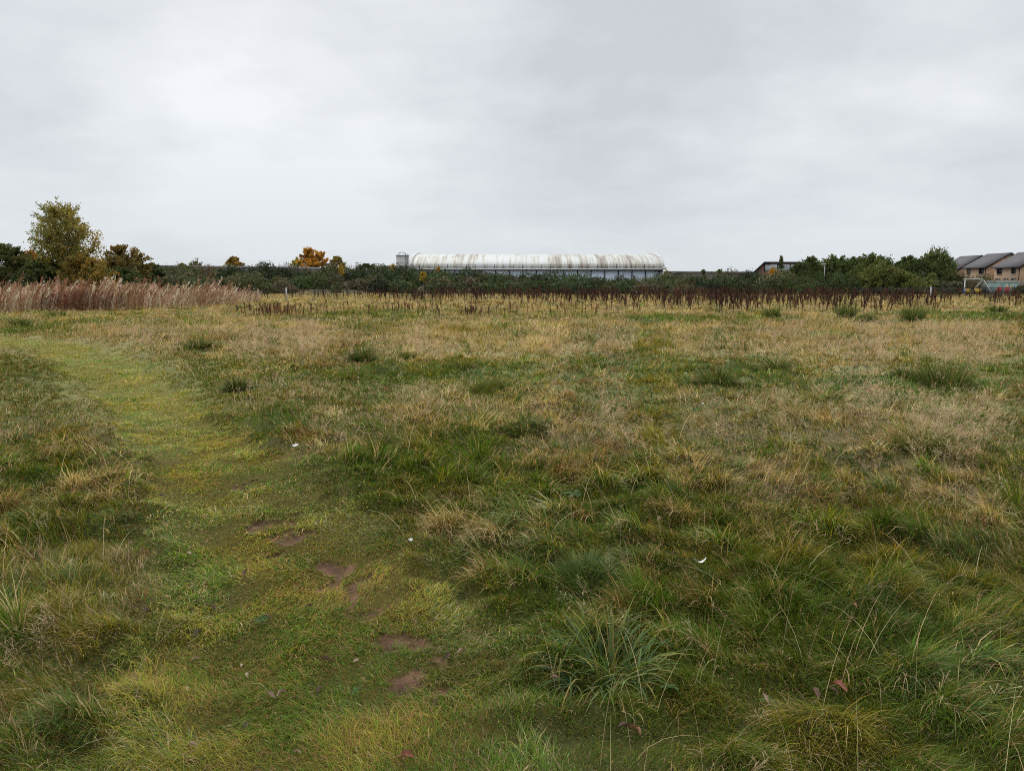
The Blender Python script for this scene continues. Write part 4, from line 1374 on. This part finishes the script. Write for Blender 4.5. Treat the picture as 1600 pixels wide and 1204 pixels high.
# --- portal shed on the right
Yp = 170
pA = at(1178, 427, Yp); pB = at(1193, 410, Yp); pC = at(1350, 410.5, Yp); pD = at(1368, 427, Yp)
ps = empty('portal_shed', (pA[0], Yp, 0), 'brick shed with dark sloping roof edge and white upper panel behind the willows', 'building')
ox_ = pA[0]
M_REDBRICK = mat('red_brick', (0.24, 0.12, 0.09), .9, 6, .25)
M_TEALPANEL = mat('pale_translucent_panel', (0.50, 0.56, 0.56), .4, .6, .15, stretch=(1, 1, .2))
MB().poly_prism([(0.3, 0, 0), (pD[0] - ox_ - .3, 0, 0), (pD[0] - ox_ - .3, 0, pD[1] - .2), (pC[0] - ox_, 0, pC[1] - .25), (pB[0] - ox_, 0, pB[1] - .25), (.3, 0, pA[1] - .2)], (7.2, 18, 0)).build('wall', M_REDBRICK, ps)
MB().box(pB[0] - ox_ + .35, pC[0] - ox_ - 1, -.12, -.002, pB[1] - 1.95, pB[1] - .45).build('upper_panel', M_TEALPANEL, ps)
b_ = MB()
pr = [(-.5, -.5, pA[1] - .25), (pB[0] - ox_, -.5, pB[1] - .25), (pC[0] - ox_, -.5, pC[1] - .25), (pD[0] - ox_ + .5, -.5, pD[1] - .25)]
for i in range(3):
    a_, c_ = pr[i], pr[i + 1]
    b_.poly_prism([a_, c_, (c_[0], c_[1], c_[2] + .42), (a_[0], a_[1], a_[2] + .42)], (7.6, 19, 0))
b_.build('roof', M_DARKMETAL, ps)
b_ = MB()
for k in range(9):
    xc = pB[0] - ox_ + .25 + k * 2.9
    b_.box(xc - .1, xc + .1, -.2, -.125, pB[1] - 2.0, pB[1] - .4)
b_.build('mullion', M_DARKMETAL, ps)

# --- houses
m, t = new_mat('buff_orange_brick')
tcn = N(t, 'ShaderNodeTexCoord')
mp = N(t, 'ShaderNodeMapping'); mp.inputs['Rotation'].default_value = (math.pi / 2, 0, 0); L(t, tcn.outputs['Object'], mp.inputs['Vector'])
bk = N(t, 'ShaderNodeTexBrick'); bk.inputs['Scale'].default_value = 1.0
bk.inputs['Color1'].default_value = (0.52, 0.315, 0.175, 1); bk.inputs['Color2'].default_value = (0.60, 0.39, 0.235, 1); bk.inputs['Mortar'].default_value = (0.46, 0.37, 0.28, 1)
bk.inputs['Brick Width'].default_value = .225; bk.inputs['Row Height'].default_value = .075; bk.inputs['Mortar Size'].default_value = .008
L(t, mp.outputs[0], bk.inputs['Vector'])
nz = N(t, 'ShaderNodeTexNoise'); nz.inputs['Scale'].default_value = 1.2; L(t, tcn.outputs['Object'], nz.inputs['Vector'])
p = N(t, 'ShaderNodeBsdfPrincipled'); p.inputs['Roughness'].default_value = .9
L(t, MIXC(t, MATH(t, 'MULTIPLY', nz.outputs[0], .3), bk.outputs['Color'], (0.47, 0.26, 0.145, 1)), p.inputs['Base Color'])
o = N(t, 'ShaderNodeOutputMaterial'); L(t, p.outputs[0], o.inputs['Surface'])
M_BRICK = m
M_TILE = mat('dark_grey_roof_tile', (0.085, 0.078, 0.080), .8, 1.5, .25, stretch=(1, 1, 4))
M_BARGE = mat('dark_bargeboard', (0.03, 0.028, 0.028), .6, 3, .2)


def house(px_near, Yn, Ln, px_eave_top, ridge_z, eave_z, label, wins, depth=8.4, lower=False):
    x = (px_near - 800) / F * Yn * .99
    root = empty('house', (x, Yn, 0), label, 'house', 'brick houses in a row beyond the play area')
    hd = depth / 2
    # walls: gables face the camera, the eaves side faces left
    b_ = MB()
    b_.poly_prism([(0, 0, 0), (depth, 0, 0), (depth, 0, eave_z - .1), (hd, 0, ridge_z - .12), (0, 0, eave_z - .1)], (0, Ln, 0))
    b_.build('wall', M_BRICK, root)
    b_ = MB()
    th_ = .16
    ov = .45
    sl = (ridge_z - eave_z) / hd
    for sgn in (0, 1):
        e0 = (-ov if not sgn else depth + ov)
        pts = [(e0, -.3, eave_z - sl * ov), (hd, -.3, ridge_z), (hd, -.3, ridge_z + th_), (e0, -.3, eave_z - sl * ov + th_)]
        b_.poly_prism(pts, (0, Ln + .6, 0))
    b_.build('roof', M_TILE, root)
    b_ = MB()
    for sgn in (0, 1):
        e0 = (-ov if not sgn else depth + ov)
        pts = [(e0, -.36, eave_z - sl * ov - .16), (hd, -.36, ridge_z - .14), (hd, -.36, ridge_z + th_ + .04), (e0, -.36, eave_z - sl * ov + th_ + .04)]
        b_.poly_prism(pts, (0, .055, 0))
    b_.build('bargeboard', M_BARGE, root)
    MB().box(-ov - .1, -ov + .02, -.3, Ln + .3, eave_z - sl * ov - .12, eave_z - sl * ov + .04).build('gutter', M_BARGE, root)
    MB().box(-.09, -.003, .15, .24, 0, eave_z - .3).build('downpipe', M_BARGE, root)
    for (y0_, y1_, z0_, z1_) in wins:
        w_ = MB()
        for (a0, a1, c0, c1) in ((y0_, y1_, z0_, z0_ + .08), (y0_, y1_, z1_ - .08, z1_), (y0_, y0_ + .08, z0_ + .08, z1_ - .08), (y1_ - .08, y1_, z0_ + .08, z1_ - .08), ((y0_ + y1_) / 2 - .04, (y0_ + y1_) / 2 + .04, z0_ + .08, z1_ - .08)):
            w_.box(-.07, -.003, a0, a1, c0, c1)
        wo_ = w_.build('window', M_FRAME, root)
        MB().box(-.03, -.004, y0_ + .085, y1_ - .085, z0_ + .085, z1_ - .085).build('pane', M_GLASS, wo_)
        MB().box(-.12, -.002, y0_ - .1, y1_ + .1, z0_ - .09, z0_ - .003).build('sill', M_CONC, wo_)
    return root


house(1593, 131, 7.0, 0, 6.75, 4.35, 'nearest brick house at the right edge with two dark upper windows', [(1.2, 2.3, 3.0, 4.1), (4.9, 6.2, 2.95, 4.1), (.9, 2.1, .9, 2.15), (3.0, 4.2, .9, 2.15), (5.2, 6.4, .9, 2.15)])
house(1540, 141, 6.6, 0, 6.85, 4.45, 'middle brick house of the row with its gable half hidden by the next house', [(.8, 2.2, 3.05, 4.2), (4.9, 5.9, 2.95, 4.2)])
house(1497, 151.5, 6.6, 0, 6.75, 4.25, 'farthest brick house of the row, half hidden by the willows', [(.8, 2.0, 3.0, 4.0), (4.4, 5.6, 3.0, 4.0)])

# --- timber fence before the houses
M_TIMBER = mat('weathered_timber', (0.20, 0.165, 0.13), .9, 3, .3, stretch=(6, 6, .5))
fx0, _ = at(1480, 440, 118); fx1, fz = at(1660, 437.5, 118)
fr_ = empty('timber_fence', ((fx0 + fx1) / 2, 118, 0), 'weathered timber fence in front of the brick houses', 'fence')
a_, b2 = fx0 - (fx0 + fx1) / 2, fx1 - (fx0 + fx1) / 2
b_ = MB()
x_ = a_
rr2 = np.random.default_rng(5)
while x_ < b2:
    b_.box(x_, x_ + .142, 0, .02, .05, fz - .05 + rr2.uniform(-.012, .012)); x_ += .15
b_.build('boards', M_TIMBER, fr_)
b_ = MB(); b_.box(a_, b2, .023, .08, .4, .5); b_.box(a_, b2, .023, .08, fz - .4, fz - .3)
b_.build('rail', M_TIMBER, fr_)
x_ = a_
while x_ <= b2:
    MB().box(x_ - .05, x_ + .05, .083, .18, 0, fz + .03).build('post', M_TIMBER, fr_); x_ += 1.83

# --- black railing round the play area
rx0, rz = at(1336, 449.2, 78); rx1, _ = at(1660, 449.2, 78)
L_ = rx1 - rx0
rf = empty('railing', (rx0, 78, 0), 'low black vertical bar railing round the play area', 'railing')
b_ = MB()
x_ = 0.0
while x_ < L_:
    b_.box(x_ - .009, x_ + .009, -.009, .009, .08, rz - .03); x_ += .11
b_.build('bars', M_DARKMETAL, rf)
b_ = MB(); b_.box(0, L_, -.02, .02, rz - .029, rz + .01); b_.box(0, L_, -.02, .02, .12, .16)
b_.build('rail', M_DARKMETAL, rf)
x_ = 0.0
while x_ <= L_:
    MB().box(x_ - .03, x_ + .03, .021, .08, 0, rz + .06).build('post', M_DARKMETAL, rf); x_ += 2.74

# --- lamp post
lx, lz = at(1289, 412, 100)
lp = empty('lamp_post', (lx, 100, float(gz(lx, 100))), 'slim pale lamp post standing before the willows', 'lamp post')
lh = lz - float(gz(lx, 100))
MB().tube([(0, 0, 0), (0, 0, .9)], .08, 10).build('base', M_GALV, lp)
MB().tube([(0, 0, .9), (0, 0, lh - .12)], .055, 8, .04).build('pole', M_GALV, lp, smooth=True)
hd_ = MB()
hd_.poly_prism([(-.42, -.1, lh - .1), (.12, -.1, lh - .1), (.12, .1, lh - .1), (-.42, .1, lh - .1)], (.0, 0, .1))
hd_.build('head', M_WHITEMETAL, lp)

# --- thin pale posts
for (px, tp_, Y, lb, hgt) in ((447, 449, 62, 'thin pale post standing in the grass right of the reed bed', None), (403, 452, 60, 'short thin post at the right end of the reed bed', None),
                              (1455, 447.5, 75, 'short pale post beside the young sapling at the railing', None)):
    x, zt = at(px, tp_, Y)
    root = empty('marker_post', (x, Y, 0), lb, 'post')
    MB().box(-.045, .045, -.045, .045, -.05, zt - .04).build('shaft', M_GALV, root)
    MB().poly_prism([(-.055, -.055, zt - .039), (.055, -.055, zt - .039), (.055, .055, zt - .039), (-.055, .055, zt - .039)], (0, 0, .05)).build('cap', M_GALV, root)

# --- swing frame
M_SWING = mat('pale_painted_steel', (0.36, 0.35, 0.33), .45, 3, .15, metal=.1)
M_YELLOW = mat('yellow_plastic', (0.55, 0.36, 0.03), .5, 3, .15)
M_BLUE = mat('blue_paint', (0.02, 0.05, 0.25), .5, 3, .2)
M_BLACKR = mat('black_rubber', (0.015, 0.015, 0.017), .6, 3, .2)
Ys = 84
sxl, szt = at(1508, 436, Ys); sxr, _ = at(1535, 436.3, Ys)
sw = empty('swing_set', ((sxl + sxr) / 2, Ys, 0), 'pale steel swing frame with yellow cradle seats in the play area', 'swing')
hx = (sxr - sxl) / 2
tp_b = []
MB().tube([(-hx - .15, 0, szt), (hx - .1, 0, szt), (hx + .12, -.06, szt - .1)], .06, 8).build('top_bar', M_SWING, sw, smooth=True)
for (x0_, x1_, y1_) in ((-hx, -hx - .55, -1.0), (-hx, -hx + .6, 1.0), (hx + .1, hx + .85, -1.0), (hx + .05, hx - .85, .9)):
    lg = MB().tube([(x0_, 0, szt - .05), (x1_, y1_, -.02)], .058, 8).build('leg', M_SWING, sw, smooth=True)
    if x1_ < -hx - .1:
        f0, f1 = .58, .82
        p0_ = np.array((x0_, 0, szt - .05)); p1_ = np.array((x1_, y1_, -.02))
        MB().tube([p0_ + (p1_ - p0_) * f0, p0_ + (p1_ - p0_) * f1], .085, 8).build('blue_sleeve', M_BLUE, lg, smooth=True)
for xc in (-.55, .55):
    st_ = MB()
    st_.box(xc - .24, xc + .24, -.16, -.12, .42, .80); st_.box(xc - .24, xc + .24, .12, .16, .42, .80)
    st_.box(xc - .24, xc - .20, -.12, .12, .42, .80); st_.box(xc + .20, xc + .24, -.12, .12, .42, .80); st_.box(xc - .2, xc + .2, -.12, .12, .40, .45)
    so = st_.build('seat', M_YELLOW, sw)
    ch = MB()
    for s in (-.2, .2):
        ch.tube([(xc + s, 0, .8), (xc + s * .9, 0, szt - .04)], .014, 4)
    ch.build('chain', M_DARKMETAL, so)

# --- spring riders
M_RED = mat('red_plastic', (0.40, 0.03, 0.04), .45, 3, .15)
for i, (px, lb) in enumerate(((1561, 'left red spring rider before the green cabinet'), (1573.5, 'right red spring rider before the green cabinet'))):
    x, _ = at(px, 456, 81)
    root = empty('spring_rider', (x, 81, 0), lb, 'spring rider', 'red spring riders in the play area')
    pts = [(.09 * math.cos(a_), .09 * math.sin(a_), .35 * a_ / 31.4) for a_ in np.linspace(0, 31.4, 60)]
    MB().tube(pts, .018, 5).build('spring', M_BLACKR, root)
    disc = [(.30 * math.cos(a_) * (1.0 if math.sin(a_) > -.3 else .85), -.04, .72 + .34 * math.sin(a_)) for a_ in np.linspace(0, 2 * math.pi, 18, endpoint=False)]
    MB().poly_prism(disc, (0, .08, 0)).build('body', M_RED, root)
    MB().box(-.2, .2, -.16, .16, .60, .64).build('seat', M_BLACKR, root)
    MB().tube([(-.02, -.2, .86), (-.02, .2, .86)], .02, 6).build('handle', M_BLACKR, root)

# --- yellow bench-like play block
x, zt = at(1440, 460, 73)
bb = empty('play_bench', (x, 73, 0), 'low sandy yellow bench behind the dock stalks', 'bench')
M_SAND = mat('sandy_timber', (0.50, 0.33, 0.12), .8, 4, .2)
MB().box(-.55, .55, -.22, .22, zt - .08, zt).build('seat', M_SAND, bb)
for s in (-.4, .4):
    MB().box(s - .06, s + .06, -.18, .18, 0, zt - .083).build('leg', M_SAND, bb)
MB().box(-.55, .55, .16, .2, .12, zt - .09).build('apron', M_SAND, bb)

# --- green cabinet
M_TEAL = mat('grey_green_paint', (0.20, 0.29, 0.27), .55, 2, .12, stretch=(1, 1, .3))
M_SIGN = mat('pale_yellow_sign', (0.65, 0.58, 0.25), .5, 4, .05)
M_SIGNB = mat('white_sign', (0.7, 0.7, 0.68), .5, 4, .05)
Yc = 90
cx0, cz = at(1553, 439.2, Yc); cx1, _ = at(1592, 439.2, Yc)
cw = (cx1 - cx0) / 2
cb_ = empty('utility_cabinet', ((cx0 + cx1) / 2, Yc, 0), 'grey green utility cabinet with two warning signs in the play area', 'cabinet')
MB().box(-cw, cw, 0, 2.4, 0, cz - .09).build('body', M_TEAL, cb_)
MB().box(-cw - .08, cw + .08, -.1, 2.5, cz - .088, cz).build('roof', M_WHITEMETAL, cb_)
for (a0, a1) in ((-cw + .1, -.42), (-.40, .40), (.42, cw - .1)):
    dr = MB().box(a0, a1, -.035, -.003, .1, cz - .25).build('door', M_TEAL, cb_)
    MB().box(a1 - .14, a1 - .08, -.07, -.037, cz * .45, cz * .45 + .16).build('handle', M_DARKMETAL, dr)
for xc in (-.02 + .28 - .15, .56):
    zc = cz - .55
    sg = MB().poly_prism([(xc - .17, -.05, zc - .15), (xc + .17, -.05, zc - .15), (xc, -.05, zc + .19)], (0, .012, 0)).build('warning_sign', M_SIGN, cb_)
MB().box(.12, .62, -.05, -.038, cz - .92, cz - .74).build('notice', M_SIGNB, cb_)

# ------------------------------------------------------------------ small things on the grass
M_DEAD = plant_mat('dead_leaf', .15, .7, .25, (1, .9, .8))
Q = np.random.default_rng(61)
def dead_leaf(col, ln, wd, curl, seed, notch=0.0):
    r = np.random.default_rng(seed)
    nu, nv = 9, 5
    V, C = [], []
    for i in range(nu):
        s = i / (nu - 1)
        wv = wd * math.sin(math.pi * min(.97, s * .92 + .05)) ** .7 * (1 - notch * (i % 2))
        for j in range(nv):
            f = j / (nv - 1) * 2 - 1
            V.append(((s - .5) * ln, f * wv * (1 - .35 * curl), abs(f) ** 1.5 * wv * curl * 1.2 + math.sin(s * 3.1) * ln * .14 + r.normal(0, .0015) + .006))
            C.append(np.array(col) * (1.25 if j == 2 else 1) * r.uniform(.8, 1.15))
    idx = np.arange(nu * nv).reshape(nu, nv)
    q = np.stack([idx[:-1, :-1], idx[1:, :-1], idx[1:, 1:], idx[:-1, 1:]], -1).reshape(-1, 4)
    V = np.array(V)
    o = mesh_np('dead_leaf', V, [q], M_DEAD, cols=np.array(C), smooth=True)
    me = o.data
    bpy.data.objects.remove(o)
    return me


PALE = [dead_leaf((0.30, 0.22, 0.15), .046, .012, .8, 1), dead_leaf((0.26, 0.18, 0.13), .055, .011, .9, 2), dead_leaf((0.34, 0.26, 0.17), .042, .013, .6, 3)]
DARKL = [dead_leaf((0.10, 0.065, 0.045), .05, .016, .7, 4), dead_leaf((0.14, 0.09, 0.06), .055, .015, .9, 5), dead_leaf((0.08, 0.058, 0.048), .04, .016, .6, 6)]
REDL = [dead_leaf((0.20, 0.08, 0.045), .07, .022, .6, 7, .25), dead_leaf((0.22, 0.10, 0.055), .06, .019, .7, 8, .2)]


def lay(me, px, py, label, group=None, sc=1.0, name='dead_leaf', lift=.025):
    x, y = on_ground(px, py)
    o = bpy.data.objects.new(name, me)
    sc *= .85
    lf = lift * .7 if float(path_mask(x, y)) > .4 else lift + .05
    o.location = (x, y, float(gz(x, y)) + lf)
    o.rotation_euler = (Q.normal(0, .25), Q.normal(0, .25), Q.random() * 6.28)
    o.scale = (sc, sc, sc)
    COL.objects.link(o)
    return tag(o, label, 'leaf', group)


for (px, py) in ((422, 1066), (440, 1064), (305, 1010), (385, 1030), (290, 1052), (297, 1133), (462, 1148), (310, 1180), (866, 1083), (720, 1013), (1370, 962), (508, 822), (296, 865), (205, 870), (445, 838), (555, 1012), (1030, 840), (1195, 1108), (604, 912), (376, 1014)):
    lay(PALE[int(Q.integers(0, 3))], px, py, 'pale curled dead leaf lying on the trodden grass', 'pale dead leaves on the grass', Q.uniform(.8, 1.15))
for (px, py) in ((215, 1078), (385, 888), (415, 952), (255, 802), (258, 818), (308, 972), (700, 1015), (508, 1015), (384, 1104), (975, 1158), (1300, 1096), (1270, 1118), (400, 1182), (850, 1190), (482, 935), (1425, 930), (680, 1078), (500, 1055), (330, 935), (230, 970)):
    lay(DARKL[int(Q.integers(0, 3))], px, py, 'dark curled dead leaf lying in the grass', 'dark dead leaves on the grass', Q.uniform(.8, 1.2))
lay(REDL[0], 635, 1155, 'large reddish brown dead leaf lying at the bottom of the path', None, 1.1)
lay(REDL[1], 990, 1164, 'rust brown curled leaf lying below the big arching tussock', None, 1.0)
lay(REDL[0], 1310, 1090, 'broad dark red leaf half buried in the near right grass', None, 1.2)
lay(REDL[1], 1335, 985, 'small orange red leaf in the near right grass', None, .7)
lay(REDL[1], 775, 1140, 'orange brown leaf on the bare soil at the bottom', None, .7)

# broad leaved rosettes
RS = np.random.default_rng(83)
for (px, py, nl_, ln, lb) in ((897, 796, 9, .085, 'dark broad leaved rosette in the grass near mid field'), (408, 955, 8, .036, 'small plantain rosette on the path left of the bare soil'),
                              (1200, 1095, 8, .05, 'blue green leafy rosette among the long grass right of the big arching tussock'), (1045, 1098, 9, .05, 'ragged leafy rosette below the big arching tussock'),
                              (560, 1060, 6, .03, 'tiny plantain rosette on the near part of the path')):
    x0, y0 = on_ground(px, py)
    V, q, C = [], [], []
    for k in range(nl_):
        a_ = 6.283 * k / nl_ + RS.normal(0, .25); l_ = ln * RS.uniform(.7, 1.2); w_ = l_ * RS.uniform(.16, .24)
        c_ = np.array((0.055, 0.10, 0.028)) * RS.uniform(.7, 1.25)
        k0 = len(V)
        for i in range(6):
            s_ = i / 5
            ww = w_ * math.sin(math.pi * (.08 + .9 * s_)) ** .8
            for f in (-1, 0, 1):
                rx_, ty_ = l_ * s_, f * ww
                V.append((rx_ * math.cos(a_) - ty_ * math.sin(a_), rx_ * math.sin(a_) + ty_ * math.cos(a_), .03 + l_ * (.75 * s_ - .6 * s_ * s_) + abs(f) * ww * .35))
                C.append(c_ * (1.15 if f == 0 else 1))
        for i in range(5):
            for j in range(2):
                b0 = k0 + i * 3 + j
                q.append((b0, b0 + 3, b0 + 4, b0 + 1))
    o = mesh_np('leaf_rosette', np.array(V), [np.array(q)], M_GRASS, cols=np.array(C), smooth=True)
    o.location = (x0, y0, float(gz(x0, y0)) + .005)
    o.rotation_euler = (RS.normal(0, .2), RS.normal(0, .2), 0)
    tag(o, lb, 'weed')

# white feather with vane and shaft
M_FEATH = mat('white_feather', (0.62, 0.61, 0.57), .8, 20, .08)
fx, fy = on_ground(1092, 927)
fe = empty('white_feather', (fx, fy, float(gz(fx, fy)) + .15), 'small white curved feather caught on the grass behind the big tussock', 'feather', rz=.3)
fe.scale = (.75, .75, .75)
pts = [(-.045 + .09 * s, 0, .03 * (2 * s - 1) ** 2) for s in np.linspace(0, 1, 9)]
MB().tube(pts, .0014, 5, .0006).build('shaft', M_FEATH, fe)
vn, vq = [], []
for i, p_ in enumerate(pts):
    wv = .012 * math.sin(math.pi * (.12 + .86 * i / 8)) ** .6
    vn += [(p_[0] + .004, -wv, p_[2] + .003), (p_[0], 0, p_[2] + .0018), (p_[0] + .004, wv, p_[2] + .003)]
idx = np.arange(27).reshape(9, 3)
vq = np.stack([idx[:-1, :-1], idx[1:, :-1], idx[1:, 1:], idx[:-1, 1:]], -1).reshape(-1, 4)
mesh_np('vane', np.array(vn), [vq], M_FEATH, fe)

# crumpled paper scraps
M_PAPER = mat('white_paper', (0.5, 0.5, 0.48), .8, 15, .1)
def scrap(px, py, size, label, seed, lift=.1, name='paper_scrap', long=1.0):
    r = np.random.default_rng(seed)
    x, y = on_ground(px, py)
    nu = 7
    g_ = np.linspace(-.5, .5, nu)
    A, B_ = np.meshgrid(g_, g_)
    Z = .35 * r.normal(0, .35, (nu, nu)) + .5 * A * A
    V = np.stack([A * size * long, B_ * size, Z * size], -1).reshape(-1, 3)
    idx = np.arange(nu * nu).reshape(nu, nu)
    q = np.stack([idx[:-1, :-1], idx[:-1, 1:], idx[1:, 1:], idx[1:, :-1]], -1).reshape(-1, 4)
    o = mesh_np(name, V, [q], M_PAPER)
    o.location = (x, y, float(gz(x, y)) + lift)
    o.rotation_euler = (.3, -.2, .6)
    return tag(o, label, 'litter')


scrap(463, 735, .034, 'crumpled white paper scrap at the right edge of the path', 71, .13, long=1.4)
scrap(642, 868, .022, 'tiny white petal sized scrap in the green grass right of the bare soil', 72, .09)
scrap(1096, 690, .02, 'small white scrap among the pale bents', 73, .25)
scrap(1070, 629, .022, 'tiny pale scrap at the edge of the green strip', 74, .25)

print('verts', sum(len(o.data.vertices) for o in SC.objects if o.type == 'MESH'), 'objects', len(SC.objects))
